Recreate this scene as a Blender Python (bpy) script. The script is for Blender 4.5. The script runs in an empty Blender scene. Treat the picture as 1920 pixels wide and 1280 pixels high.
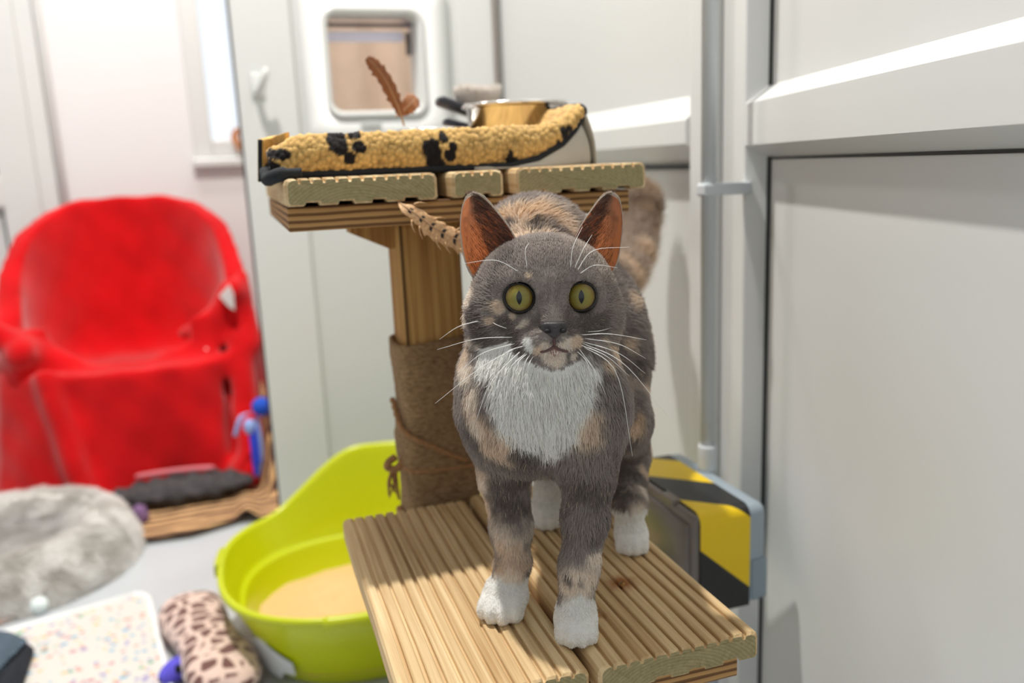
import bpy, bmesh, math, random
import numpy as np
from mathutils import Vector, Matrix, noise
from mathutils.bvhtree import BVHTree
random.seed(4); rng = np.random.default_rng(4)
C = bpy.context.scene.collection
S = bpy.context.scene
PI = math.pi

# ------------------------------------------------------------------ camera, world, light, exposure
FPX = 1590.0
def _n(v): return v / np.linalg.norm(v)
_down = _n(np.array([330, 7650, FPX])); _dep = np.array([-530, -311, FPX]); _dep = _n(_dep - _down * _dep.dot(_down))
ROT = np.array([np.cross(_down, _dep), _dep, -_down])          # world axes as rows in camera axes
EYE = np.array([0, 0, 0.80])
cam_d = bpy.data.cameras.new('camera'); cam = bpy.data.objects.new('camera', cam_d); C.objects.link(cam)
_m = Matrix.Identity(4)
for r in range(3):
    _m[r][0], _m[r][1], _m[r][2], _m[r][3] = ROT[r][0], -ROT[r][1], -ROT[r][2], EYE[r]
cam.matrix_world = _m
cam_d.sensor_width = 36; cam_d.lens = 36 * FPX / 1920; cam_d.clip_start = 0.02
cam_d.dof.use_dof = True; cam_d.dof.focus_distance = 0.60; cam_d.dof.aperture_fstop = 4.0
S.camera = cam

w = bpy.data.worlds.new('world'); S.world = w; w.use_nodes = True
w.node_tree.nodes['Background'].inputs[0].default_value = (0.93, 0.97, 1.0, 1); w.node_tree.nodes['Background'].inputs[1].default_value = 1.2
def disc_light(name, loc, size, power, col, aim=(0, 0, -1)):
    d = bpy.data.lights.new(name, 'AREA'); d.shape = 'DISK'; d.size = size; d.energy = power; d.color = col
    o = bpy.data.objects.new(name, d); C.objects.link(o); o.location = loc
    o.rotation_euler = Vector(aim).to_track_quat('-Z', 'Y').to_euler(); return o
disc_light('ceiling_lamp', (-0.16, 1.16, 2.82), 0.075, 64, (1.0, 0.965, 0.91))
disc_light('back_room_lamp', (-0.30, 2.20, 2.82), 0.25, 15, (1.0, 0.97, 0.95))
disc_light('flap_room_lamp', (0.50, 2.22, 2.82), 0.20, 12, (1.0, 0.97, 0.94))
S.view_settings.view_transform = 'Standard'; S.view_settings.look = 'None'
S.view_settings.exposure = 0.0; S.view_settings.gamma = 1.0; S.view_settings.use_curve_mapping = False
S.cycles.max_bounces = 10; S.cycles.diffuse_bounces = 6; S.cycles.transmission_bounces = 8; S.cycles.transparent_max_bounces = 12

# ------------------------------------------------------------------ measuring helpers (a sight line cut by a real plane)
def ray(px, py): return ROT @ np.array([px - 960, py - 640, FPX])
def onz(px, py, z): r = ray(px, py); return EYE + r * ((z - EYE[2]) / r[2])
def ony(px, py, y): r = ray(px, py); return EYE + r * (y / r[1])
def onx(px, py, x): r = ray(px, py); return EYE + r * (x / r[0])
def at(px, py, d): return EYE + ray(px, py) * d / FPX

# ------------------------------------------------------------------ object helpers
def lin(r, g, b):
    f = lambda c: (c / 255 / 12.92) if c / 255 <= 0.04045 else ((c / 255 + 0.055) / 1.055) ** 2.4
    return (f(r), f(g), f(b))
def tag(o, label=None, cat=None, group=None, kind=None):
    if label: o['label'] = label
    if cat: o['category'] = cat
    if group: o['group'] = group
    if kind: o['kind'] = kind
    return o
def thing(name, label, cat, loc=(0, 0, 0), group=None):
    o = bpy.data.objects.new(name, None); C.objects.link(o); o.location = loc; o.empty_display_size = 0.02
    return tag(o, label, cat, group)
def link(name, me, mat, parent=None, smooth=False):
    o = bpy.data.objects.new(name, me); C.objects.link(o)
    if mat is not None:
        for m in (mat if isinstance(mat, (list, tuple)) else [mat]): me.materials.append(m)
    if smooth: me.polygons.foreach_set('use_smooth', [True] * len(me.polygons))
    if parent is not None:
        o.parent = parent
        if parent.parent is None: o.matrix_parent_inverse = Matrix.Translation(parent.location).inverted()
    return o
def from_py(name, v, f, mat, parent=None, smooth=True):
    me = bpy.data.meshes.new(name); me.from_pydata([tuple(map(float, p)) for p in v], [], f); me.validate(); me.update()
    return link(name, me, mat, parent, smooth)
def from_bm(name, bm, mat, parent=None, smooth=False):
    bmesh.ops.recalc_face_normals(bm, faces=bm.faces)
    me = bpy.data.meshes.new(name); bm.to_mesh(me); bm.free(); return link(name, me, mat, parent, smooth)
def add_box(bm, a, b, bevel=0.0, seg=2):
    a, b = np.minimum(a, b), np.maximum(a, b)
    t = bmesh.new(); bmesh.ops.create_cube(t, size=1)
    for v in t.verts: v.co = Vector([(a[i] + b[i]) / 2 + v.co[i] * (b[i] - a[i]) for i in range(3)])
    if bevel > 0: bmesh.ops.bevel(t, geom=t.edges[:], offset=bevel, segments=seg, affect='EDGES', profile=0.5)
    me = bpy.data.meshes.new('t'); t.to_mesh(me); t.free(); bm.from_mesh(me); bpy.data.meshes.remove(me)
def box(name, a, b, mat, parent=None, bevel=0.0, seg=2, smooth=False):
    bm = bmesh.new(); add_box(bm, a, b, bevel, seg); return from_bm(name, bm, mat, parent, smooth)
def tube_vf(path, rad, n=10, cap=True):
    P = [Vector(p) for p in path]; rad = rad if hasattr(rad, '__len__') else [rad] * len(P)
    V, F = [], []; up = Vector((0.13, 0.21, 0.97))
    prev = None
    for i, p in enumerate(P):
        t = (P[min(i + 1, len(P) - 1)] - P[max(i - 1, 0)]).normalized()
        a = t.cross(up) if prev is None else prev - t * prev.dot(t)
        if a.length < 1e-5: a = t.orthogonal()
        a.normalize(); prev = a; b = t.cross(a)
        for k in range(n):
            an = 2 * PI * k / n; V.append(p + (a * math.cos(an) + b * math.sin(an)) * rad[i])
    for i in range(len(P) - 1):
        for k in range(n):
            F.append((i * n + k, i * n + (k + 1) % n, (i + 1) * n + (k + 1) % n, (i + 1) * n + k))
    if cap: F.append(tuple(range(n))[::-1]); F.append(tuple((len(P) - 1) * n + k for k in range(n)))
    return V, F
def tube(name, path, rad, mat, parent=None, n=10): v, f = tube_vf(path, rad, n); return from_py(name, v, f, mat, parent)
def grid_vf(rows):
    V, F = [], []; nr, nc = len(rows), len(rows[0])
    for r in rows: V.extend(r)
    for i in range(nr - 1):
        for j in range(nc - 1):
            F.append((i * nc + j, i * nc + j + 1, (i + 1) * nc + j + 1, (i + 1) * nc + j))
    return V, F
def thicken(o, th, off=-1):
    m = o.modifiers.new('thickness', 'SOLIDIFY'); m.thickness = th; m.offset = off; return o
def subsurf(o, n=1):
    m = o.modifiers.new('smooth', 'SUBSURF'); m.levels = m.render_levels = n; return o
def lathe_vf(prof, n=40, c=(0, 0, 0)):
    V, F = [], []; m = len(prof)
    for k in range(n):
        a = 2 * PI * k / n
        for r, z in prof: V.append((c[0] + r * math.cos(a), c[1] + r * math.sin(a), c[2] + z))
    for k in range(n):
        for i in range(m - 1):
            F.append((k * m + i, ((k + 1) % n) * m + i, ((k + 1) % n) * m + i + 1, k * m + i + 1))
    return V, F
def catmull(pts, n):
    P = [np.array(p, float) for p in pts]; P = [2 * P[0] - P[1]] + P + [2 * P[-1] - P[-2]]; out = []
    segs = len(P) - 3
    for q in range(n):
        u = q / (n - 1) * segs; i = min(int(u), segs - 1); t = u - i
        a, b, c, d = P[i:i + 4]
        out.append(0.5 * (2 * b + (c - a) * t + (2 * a - 5 * b + 4 * c - d) * t * t + (3 * b - a - 3 * c + d) * t ** 3))
    return out
def sstep(a, b, x):
    t = np.clip((x - a) / (b - a), 0, 1); return t * t * (3 - 2 * t)
def vcol(me, cols, name='Col'):
    at_ = me.color_attributes.new(name, 'FLOAT_COLOR', 'POINT')
    c = np.ones((len(me.vertices), 4), np.float32); c[:, :3] = cols; at_.data.foreach_set('color', c.ravel())
# cheap value noise on arrays
_perm = rng.random((32, 32, 32)).astype(np.float32)
def vnoise(P, scale):
    q = np.asarray(P, np.float64) * scale; i = np.floor(q).astype(int); f = q - i; f = f * f * (3 - 2 * f)
    out = 0
    for dx in (0, 1):
        for dy in (0, 1):
            for dz in (0, 1):
                wgt = (f[..., 0] if dx else 1 - f[..., 0]) * (f[..., 1] if dy else 1 - f[..., 1]) * (f[..., 2] if dz else 1 - f[..., 2])
                out = out + wgt * _perm[(i[..., 0] + dx) % 32, (i[..., 1] + dy) % 32, (i[..., 2] + dz) % 32]
    return out * 2 - 1

# ------------------------------------------------------------------ materials
class NT:
    def __init__(s, name):
        s.m = bpy.data.materials.new(name); s.m.use_nodes = True; s.t = s.m.node_tree; s.b = s.t.nodes['Principled BSDF']
    def new(s, typ, **kw):
        n = s.t.nodes.new(typ)
        for k, v in kw.items():
            if hasattr(n, k): setattr(n, k, v)
            else: n.inputs[k.replace('_', ' ')].default_value = v
        return n
    def ln(s, a, b): s.t.links.new(a, b)
    def ramp(s, fac, stops):
        n = s.new('ShaderNodeValToRGB'); e = n.color_ramp.elements
        while len(e) < len(stops): e.new(0.5)
        for i, (p, c) in enumerate(stops): e[i].position = p; e[i].color = (*c[:3], 1)
        s.ln(fac, n.inputs[0]); return n.outputs[0]
    def coords(s, scale=(1, 1, 1), kind='Object', rot=(0, 0, 0)):
        tc = s.new('ShaderNodeTexCoord'); mp = s.new('ShaderNodeMapping'); mp.inputs['Scale'].default_value = scale; mp.inputs['Rotation'].default_value = rot
        s.ln(tc.outputs[kind], mp.inputs[0]); return mp.outputs[0]
    def noise(s, vec, scale, detail=3, rough=0.5, dist=0.0):
        n = s.new('ShaderNodeTexNoise'); n.inputs['Scale'].default_value = scale; n.inputs['Detail'].default_value = detail
        n.inputs['Roughness'].default_value = rough; n.inputs['Distortion'].default_value = dist; s.ln(vec, n.inputs['Vector']); return n.outputs[0]
    def bump(s, h, strength=0.3, dist=0.001):
        n = s.new('ShaderNodeBump'); n.inputs['Strength'].default_value = strength; n.inputs['Distance'].default_value = dist
        s.ln(h, n.inputs['Height']); s.ln(n.outputs[0], s.b.inputs['Normal'])
    def set(s, **kw):
        for k, v in kw.items(): s.b.inputs[k.replace('_', ' ')].default_value = v
def plain(name, rgb, rough=0.5, var=0.06, vs=12, bump=0.0, bs=200, **kw):
    n = NT(name); c = np.array(lin(*rgb)); v = n.coords()
    f = n.noise(v, vs, 3)
    n.ln(n.ramp(f, [(0.3, c * (1 - var)), (0.7, np.minimum(c * (1 + var), 1))]), n.b.inputs['Base Color'])
    n.set(Roughness=rough)
    if bump: n.bump(n.noise(v, bs, 3), bump, 0.001)
    for k, x in kw.items(): n.b.inputs[k.replace('_', ' ')].default_value = x
    return n.m
def attr_mat(name, rough=0.8, bump=0.0, bs=300, sheen=0.0, translucent=0.0):
    n = NT(name); a = n.new('ShaderNodeAttribute'); a.attribute_name = 'Col'; n.ln(a.outputs['Color'], n.b.inputs['Base Color'])
    n.set(Roughness=rough)
    if sheen: n.b.inputs['Sheen Weight'].default_value = sheen
    if bump: n.bump(n.noise(n.coords(), bs, 3), bump, 0.001)
    n.b.inputs['Specular IOR Level'].default_value = 0.15
    if translucent:
        tr = n.new('ShaderNodeBsdfTranslucent'); n.ln(a.outputs['Color'], tr.inputs[0]); mx = n.new('ShaderNodeMixShader'); mx.inputs[0].default_value = translucent
        n.ln(n.b.outputs[0], mx.inputs[1]); n.ln(tr.outputs[0], mx.inputs[2]); n.ln(mx.outputs[0], n.t.nodes['Material Output'].inputs[0])
    return n.m
M_pvc = plain('white_pvc', (214, 215, 213), 0.32, 0.012, 3)
M_pvc2 = plain('white_panel', (210, 211, 209), 0.42, 0.012, 2)
M_gasket = plain('black_gasket', (22, 28, 30), 0.5)
M_floor = plain('grey_vinyl', (190, 195, 199), 0.38, 0.03, 6)
M_wall = plain('white_wall', (228, 226, 226), 0.5, 0.012, 2)
M_pipe = plain('grey_conduit', (204, 210, 214), 0.35, 0.02)
def wood(name, light, dark, along=1, sc=1.0, stains=()):
    n = NT(name); s = [150 * sc] * 3; s[along] = 3.0 * sc
    v = n.coords(tuple(s)); oi = n.new('ShaderNodeObjectInfo')
    off = n.new('ShaderNodeVectorMath', operation='ADD'); mul = n.new('ShaderNodeMath', operation='MULTIPLY'); mul.inputs[1].default_value = 37.0
    n.ln(oi.outputs['Random'], mul.inputs[0]); n.ln(v, off.inputs[0]); n.ln(mul.outputs[0], off.inputs[1]); v = off.outputs[0]
    f1 = n.noise(v, 1.0, 4, 0.6, 0.6)
    s2 = [22 * sc] * 3; s2[along] = 5 * sc; f2 = n.noise(n.coords(tuple(s2)), 1.0, 2)
    l, d = np.array(lin(*light)), np.array(lin(*dark))
    c1 = n.ramp(f1, [(0.32, d), (0.5, (l + d) / 2), (0.64, l)])
    mx = n.new('ShaderNodeMixRGB', blend_type='MULTIPLY'); mx.inputs[0].default_value = 0.5
    c2 = n.ramp(f2, [(0.3, (0.72, 0.66, 0.58)), (0.6, (1, 1, 1))]); n.ln(c1, mx.inputs[1]); n.ln(c2, mx.inputs[2])
    res = mx.outputs[0]
    for c, r_ in stains:
        vd = n.new('ShaderNodeVectorMath', operation='DISTANCE'); n.ln(n.coords(), vd.inputs[0]); vd.inputs[1].default_value = c
        nz = n.noise(n.coords(), 90, 3); ma = n.new('ShaderNodeMath', operation='MULTIPLY_ADD'); n.ln(nz, ma.inputs[0]); ma.inputs[1].default_value = r_ * .9; n.ln(vd.outputs['Value'], ma.inputs[2])
        mk = n.ramp(ma.outputs[0], [(r_ * .8, (1, 1, 1)), (r_ * 1.6, (0, 0, 0))]); m3 = n.new('ShaderNodeMixRGB', blend_type='MULTIPLY'); n.ln(mk, m3.inputs[0]); n.ln(res, m3.inputs[1]); m3.inputs[2].default_value = (.50, .27, .14, 1); res = m3.outputs[0]
    n.ln(res, n.b.inputs['Base Color']); n.set(Roughness=0.72); n.bump(f1, 0.35, 0.0008); n.b.inputs['Specular IOR Level'].default_value = 0.25
    return n.m
def endgrain(name, light, dark, cx=0.0, cz=0.0):
    n = NT(name); tc = n.new('ShaderNodeTexCoord'); mp = n.new('ShaderNodeMapping'); n.ln(tc.outputs['Generated'], mp.inputs[0])
    mp.inputs['Location'].default_value = (-0.45, 0, 0.25); mp.inputs['Scale'].default_value = (1, 0, 0.24)
    wv = n.new('ShaderNodeTexWave', wave_type='RINGS', rings_direction='Y'); wv.inputs['Scale'].default_value = 12; wv.inputs['Distortion'].default_value = 1.5; wv.inputs['Detail'].default_value = 3
    n.ln(mp.outputs[0], wv.inputs['Vector'])
    f = n.noise(n.coords(), 240, 4, 0.7)
    l, d = np.array(lin(*light)), np.array(lin(*dark))
    mx = n.new('ShaderNodeMixRGB', blend_type='MULTIPLY'); mx.inputs[0].default_value = 0.75
    n.ln(n.ramp(wv.outputs[1], [(0.1, d * .35 + l * .65), (0.8, l)]), mx.inputs[1]); n.ln(n.ramp(f, [(0.3, (0.6, 0.6, 0.55)), (0.65, (1, 1, 1))]), mx.inputs[2])
    n.ln(mx.outputs[0], n.b.inputs['Base Color']); n.set(Roughness=0.85); n.bump(f, 0.4, 0.0008); return n.m
M_deck = wood('deck_timber', (226, 200, 156), (186, 152, 106), stains=(((0.2800, 0.6050, 0.45), 0.014), ((0.2400, 0.566, 0.45), 0.007)))
M_deck2 = wood('upper_timber', (222, 200, 158), (190, 156, 112))
M_end = endgrain('end_grain', (168, 155, 114), (130, 116, 78))
M_post = wood('post_timber', (200, 160, 98), (150, 106, 56), along=2)
M_postd = plain('timber_crack', (70, 45, 25), 0.9)
def plywood():
    n = NT('plywood_edge'); v = n.coords(); sx = n.new('ShaderNodeSeparateXYZ'); n.ln(v, sx.inputs[0])
    m = n.new('ShaderNodeMath', operation='MULTIPLY'); m.inputs[1].default_value = 1 / 0.0062; n.ln(sx.outputs['Z'], m.inputs[0])
    nz = n.noise(n.coords((20, 20, 120)), 1.0, 3); ad = n.new('ShaderNodeMath', operation='MULTIPLY_ADD'); n.ln(nz, ad.inputs[0]); ad.inputs[1].default_value = 0.35; n.ln(m.outputs[0], ad.inputs[2])
    fr = n.new('ShaderNodeMath', operation='FRACT'); n.ln(ad.outputs[0], fr.inputs[0])
    n.ln(n.ramp(fr.outputs[0], [(0.0, lin(186, 146, 92)), (0.42, lin(172, 130, 78)), (0.5, lin(96, 64, 34)), (0.85, lin(120, 84, 46)), (0.95, lin(186, 146, 92))]), n.b.inputs['Base Color'])
    n.set(Roughness=0.8); n.bump(fr.outputs[0], 0.3, 0.001); return n.m
M_ply = plywood()
def rope_mat():
    n = NT('sisal_cloth'); v = n.coords((1, 1, 1)); f = n.noise(n.coords((160, 160, 520)), 1.0, 3, 0.6); f2 = n.noise(v, 30, 2)
    mx = n.new('ShaderNodeMixRGB', blend_type='MULTIPLY'); mx.inputs[0].default_value = 0.6
    n.ln(n.ramp(f, [(0.3, lin(116, 90, 62)), (0.7, lin(178, 146, 106))]), mx.inputs[1]); n.ln(n.ramp(f2, [(0.3, (0.75, 0.72, 0.68)), (0.7, (1, 1, 1))]), mx.inputs[2])
    n.ln(mx.outputs[0], n.b.inputs['Base Color']); n.set(Roughness=0.95); n.bump(f, 0.9, 0.0015); return n.m
M_sisal = rope_mat()
M_rope = plain('jute_rope', (164, 122, 82), 0.95, 0.2, 300, 0.6, 500)

# ------------------------------------------------------------------ SETTING
def struct(o): return tag(o, kind='structure')
struct(box('floor', (-1.5, -1.0, -0.05), (1.0, 3.1, 0.0), M_floor))
struct(box('ceiling', (-1.5, -1.0, 2.84), (1.0, 3.1, 2.90), plain('ceiling_grey', (170, 170, 170), 0.7, 0.02, 2)))
bm = bmesh.new()
for p_, q_ in (((-1.5, -1.06, 0), (1.0, -1.0, 0.75)), ((-1.5, -1.06, 2.4), (1.0, -1.0, 2.84)), ((-1.5, -1.06, 0.75), (-1.25, -1.0, 2.4)), ((0.75, -1.06, 0.75), (1.0, -1.0, 2.4))): add_box(bm, p_, q_)
struct(from_bm('wall_front', bm, plain('grey_wall', (150, 152, 152), 0.6, 0.02, 2)))   # the wall behind the camera, with an opening added for front fill light
struct(box('wall_left', (-1.56, -1.0, 0.0), (-1.5, 3.1, 2.84), plain('left_wall_grey', (160, 161, 161), 0.6, 0.02, 2)))
# back wall of the far room, with its window hole
bm = bmesh.new()
WX0, WX1, WZ0, WZ1 = -0.10, 0.44, 0.865, 1.80
add_box(bm, (-0.56, 3.0, 0), (WX0, 3.06, 2.84)); add_box(bm, (WX1, 3.0, 0), (1.0, 3.06, 2.84))
add_box(bm, (WX0, 3.0, 0), (WX1, 3.06, WZ0)); add_box(bm, (WX0, 3.0, WZ1), (WX1, 3.06, 2.84)); add_box(bm, (-1.5, 3.0, 0), (-1.3, 3.06, 2.84)); add_box(bm, (-1.3, 3.0, 2.0), (-0.56, 3.06, 2.84))
struct(from_bm('wall_back', bm, M_wall))
def glazing(name, tint, gloss, rough):
    n = NT(name); tr = n.new('ShaderNodeBsdfTransparent'); tr.inputs[0].default_value = (*tint, 1); gl = n.new('ShaderNodeBsdfGlossy'); gl.inputs['Roughness'].default_value = rough
    mx = n.new('ShaderNodeMixShader'); mx.inputs[0].default_value = gloss; n.ln(tr.outputs[0], mx.inputs[1]); n.ln(gl.outputs[0], mx.inputs[2]); n.ln(mx.outputs[0], n.t.nodes['Material Output'].inputs[0]); return n.m
M_glass = glazing('clear_glass', (.97, .98, 1), .06, .02)
win = struct(thing('window_1', 'white framed window in the far wall, washed out by daylight', None, (0.17, 3.0, WZ0)))
bm = bmesh.new(); fw = 0.058
for a, b in (((WX0, WZ0), (WX0 + fw, WZ1)), ((WX1 - fw, WZ0), (WX1, WZ1)), ((WX0 + fw, WZ0), (WX1 - fw, WZ0 + fw)), ((WX0 + fw, WZ1 - fw), (WX1 - fw, WZ1))):
    add_box(bm, (a[0], 2.985, a[1]), (b[0], 3.05, b[1]), 0.006)
from_bm('window_frame', bm, M_pvc, win)
box('window_sill', (WX0 - 0.008, 2.962, WZ0 - 0.03), (WX1 + 0.01, 3.0, WZ0), M_pvc, win, 0.006)
box('pane', (WX0 + fw, 3.02, WZ0 + fw), (WX1 - fw, 3.026, WZ1 - fw), M_glass, win)
# cover strip with bead beside the door at far left
t1 = struct(box('trim_1', (-0.56, 2.975, 0), (-0.51, 3.0, 2.84), M_pvc, None, 0.004))
tube('bead', [(-0.497, 2.99, 0.0), (-0.497, 2.99, 2.84)], 0.013, M_pvc, t1, 12)
# door at far left: stiles, rail and panels
d1 = struct(thing('door_1', 'white panelled door in the far wall left of the armchair', None, (-0.93, 3.0, 0)))
bm = bmesh.new()
add_box(bm, (-0.665, 2.965, 0), (-0.56, 3.03, 2.0), 0.006); add_box(bm, (-1.3, 2.965, 0), (-1.2, 3.03, 2.0), 0.006); add_box(bm, (-1.2, 2.965, 1.9), (-0.665, 3.03, 2.0), 0.006); add_box(bm, (-1.2, 2.965, 0), (-0.665, 3.03, 0.1), 0.006)
from_bm('door_frame', bm, M_pvc, d1)
box('rail', (-1.2, 2.955, 0.735), (-0.655, 3.03, 0.835), M_pvc, d1, 0.012)
box('panel', (-1.2, 2.985, 0.10), (-0.665, 3.02, 0.735), M_pvc2, d1); box('panel', (-1.2, 2.985, 0.835), (-0.665, 3.02, 1.9), M_pvc2, d1)
box('gasket', (-0.673, 2.98, 0.10), (-0.666, 2.985, 0.735), M_gasket, d1); box('gasket', (-0.673, 2.98, 0.835), (-0.666, 2.985, 1.9), M_gasket, d1)

# partition with the cat flap
YW = 1.86
d2 = struct(thing('door_2', 'white partition door with a cat flap behind the shelf', None, (0.30, YW, 0)))
FX0, FX1, FZ0, FZ1 = 0.2215, 0.4115, 0.925, 1.122
def rrect(x0, x1, z0, z1, r, n=8):
    pts = []
    for cx, cz, a0 in ((x1 - r, z1 - r, 0), (x0 + r, z1 - r, 90), (x0 + r, z0 + r, 180), (x1 - r, z0 + r, 270)):
        for k in range(n + 1): a = math.radians(a0 + 90 * k / n); pts.append((cx + r * math.cos(a), cz + r * math.sin(a)))
    return pts
bm = bmesh.new()
add_box(bm, (0.033, YW, 0), (0.150, YW + 0.06, 2.2), 0.004); add_box(bm, (0.495, YW, 0), (0.578, YW + 0.06, 2.2), 0.004)
add_box(bm, (0.150, YW, 0), (0.495, YW + 0.06, 0.09)); add_box(bm, (0.150, YW, 2.1), (0.495, YW + 0.06, 2.2))
from_bm('door_frame', bm, M_pvc, d2)
box('gasket', (0.029, YW + 0.005, 0), (0.034, YW + 0.05, 2.2), M_gasket, d2)
bm = bmesh.new(); yp = YW + 0.012      # recessed panel around the flap opening
for a, b in (((0.150, 0.09), (FX0 - .004, 2.1)), ((FX1 + .004, 0.09), (0.495, 2.1)), ((FX0 - .004, 0.09), (FX1 + .004, FZ0 - .004)), ((FX0 - .004, FZ1 + .004), (FX1 + .004, 2.1))):
    add_box(bm, (a[0], yp, a[1]), (b[0], YW + 0.05, b[1]))
from_bm('panel', bm, M_pvc2, d2)
def ring(name, outer, inner, ys, mat, parent):
    # moulded frame: outer back edge, rounded face, inner tunnel
    V, F = [], []; n = len(outer)
    lay = [(outer, ys[0]), (outer, ys[1]), (inner, ys[2]), (inner, ys[3])]
    for pts, y in lay: V += [(x, y, z) for x, z in pts]
    for l in range(3):
        for k in range(n): F.append((l * n + k, l * n + (k + 1) % n, (l + 1) * n + (k + 1) % n, (l + 1) * n + k))
    return from_py(name, V, F, mat, parent)
fr = ring('cat_flap', rrect(0.163, 0.478, 0.845, 1.185, 0.03), rrect(FX0 - .012, FX1 + .012, FZ0 - .012, FZ1 + .010, 0.03), (yp, yp - 0.010, yp - 0.016, yp - 0.016), M_pvc, d2)
o = ring('tunnel', rrect(FX0 - .013, FX1 + .013, FZ0 - .013, FZ1 + .011, 0.03), rrect(FX0, FX1, FZ0, FZ1, 0.022), (yp - 0.014, yp - 0.019, yp - 0.015, YW + 0.10), M_pvc, fr)
M_flap = glazing('clear_flap', (.98, .95, .92), .08, .1)
box('flap_pane', (FX0 + .003, YW + 0.055, FZ0 + .004), (FX1 - .003, YW + 0.058, FZ1 - .022), M_flap, fr)
box('hinge_bar', (FX0 + .002, YW + 0.046, FZ1 - .020), (FX1 - .002, YW + 0.060, FZ1 - .012), plain('dark_hinge', (70, 66, 84), 0.5), fr, 0.002)
box('flap_rim', (FX0 + .003, YW + 0.050, FZ1 - .050), (FX1 - .02, YW + 0.062, FZ1 - .028), plain('lilac_plastic', (226, 222, 240), 0.4), fr, 0.004)
box('latch', (FX1 - .016, YW + 0.045, FZ1 - .078), (FX1 - .007, YW + 0.060, FZ1 - .030), plain('black_latch', (30, 28, 34), 0.5), fr, 0.002)
box('flap_plate', (0.275, yp - 0.0175, 0.893), (0.318, yp - 0.012, 0.903), plain('grey_plate', (196, 198, 196), 0.5), fr, 0.001)
# curtain in the far room, seen through the flap
rows = []
for i in range(9):
    z = 0.35 + 1.6 * i / 8
    rows.append([(0.20 + 0.66 * j / 90, 2.60 + 0.010 * math.sin(j * 0.42) + 0.008 * math.sin(j * 0.21 + 1), z) for j in range(91)])
v, f = grid_vf(rows); cu = from_py('curtain', v, f, plain('peach_cloth', (250, 226, 202), 0.9, 0.05, 20), None); thicken(cu, 0.003)
tag(cu, 'peach coloured curtain hanging in folds, seen through the cat flap', 'curtain')
rod = tag(tube('curtain_rod', [(0.12, 2.60, 1.965), (0.90, 2.60, 1.965)], 0.011, M_pvc, None, 12), 'white rod carrying the peach curtain behind the cat flap', 'curtain rod')
# hook on the partition
hk = thing('wall_hook', 'small white plastic hook on the partition left of the cat flap', 'hook', (0.078, YW, 0.985))
box('backplate', (0.060, YW - 0.005, 0.955), (0.086, YW, 1.005), M_pvc, hk, 0.003, 2, True)
tube('prong', catmull([(0.071, YW - 0.004, 0.968), (0.073, YW - 0.022, 0.966), (0.083, YW - 0.036, 0.985), (0.092, YW - 0.040, 1.010)], 14), [0.007] * 5 + [0.0075] * 5 + [0.0078, .0075, .0065, .003], M_pvc, hk, 12)

# right-hand wall (parallel to the depth axis) with its rail
XR = 0.578
wr = struct(box('wall_right', (XR + 0.018, 0.99, 0), (XR + 0.07, 3.06, 2.84), M_pvc2))
struct(box('wall_recess', (0.590, 0.84, 0), (0.66, 0.99, 2.84), M_pvc2))
def rail_prism(name, along, zs, outv, mat, parent):
    # chamfered rail: along = (start, end) points on the recessed plane, outv = unit vector into the room
    a, b = Vector(along[0]), Vector(along[1]); o = Vector(outv); V = []
    prof = [(0.0, zs[0]), (zs[4], zs[1]), (zs[4], zs[2]), (0.0, zs[3])]
    dirv = (b - a).normalized(); m = zs[4]
    for p, sgn in ((a, zs[5]), (b, -zs[6])):
        for d, z in prof: V.append(p + o * d + dirv * (sgn * (m - d)) * -1 + Vector((0, 0, z)))
    F = [(0, 1, 5, 4), (1, 2, 6, 5), (2, 3, 7, 6), (0, 4, 7, 3), (3, 2, 1, 0), (4, 5, 6, 7)]
    return from_py(name, V, F, mat, parent, False)
rail_prism('rail', ((XR + 0.018, 1.006, 0), (XR + 0.018, YW - 0.02, 0)), (0.880, 0.848, 0.818, 0.790, 0.028, 0.6, 0.6), (-1, 0, 0), M_pvc, wr)
box('gasket', (XR + 0.012, 1.004, 0.785), (XR + 0.018, YW - 0.01, 0.790), M_gasket, wr)
box('corner_gasket', (XR + 0.013, YW - 0.005, 0.02), (XR + 0.018, YW, 2.2), plain('grey_gasket', (96, 98, 98), 0.6), wr)
bm = bmesh.new(); add_box(bm, (XR - 0.006, 0.955, 0), (XR + 0.05, 1.006, 2.84), 0.006, 3)
struct(from_bm('trim_2', bm, M_pvc))
# angled panel wall on the right, nearer the camera
DP = np.array([0.258, 0.9661, 0]); NN = np.array([-0.9661, 0.258, 0]); P0 = np.array([0.578, 0.9102, 0])
def pp(s, z, off=0.0): p = P0 - DP * s + NN * off; return (p[0], p[1], z)
d3 = struct(thing('door_3', 'white panelled door at the right edge with a chamfered middle rail', None, (0.5, 0.6, 0)))
def wallbox(name, s0, s1, z0, z1, o0, o1, mat, parent):
    V = [pp(s, z, o) for o in (o0, o1) for s, z in ((s0, z0), (s1, z0), (s1, z1), (s0, z1))]
    F = [(0, 1, 2, 3), (4, 7, 6, 5), (0, 4, 5, 1), (1, 5, 6, 2), (2, 6, 7, 3), (3, 7, 4, 0)]
    bm = bmesh.new(); vs = [bm.verts.new(p) for p in V]
    for f in F: bm.faces.new([vs[i] for i in f])
    return from_bm(name, bm, mat, parent)
SE = 2.05; RC = -0.025
wallbox('panel', 0.03, SE, 0.05, 0.83, RC - 0.03, RC, M_pvc2, d3); wallbox('panel', 0.03, SE, 0.83, 2.2, RC - 0.03, RC, M_pvc2, d3)
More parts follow.
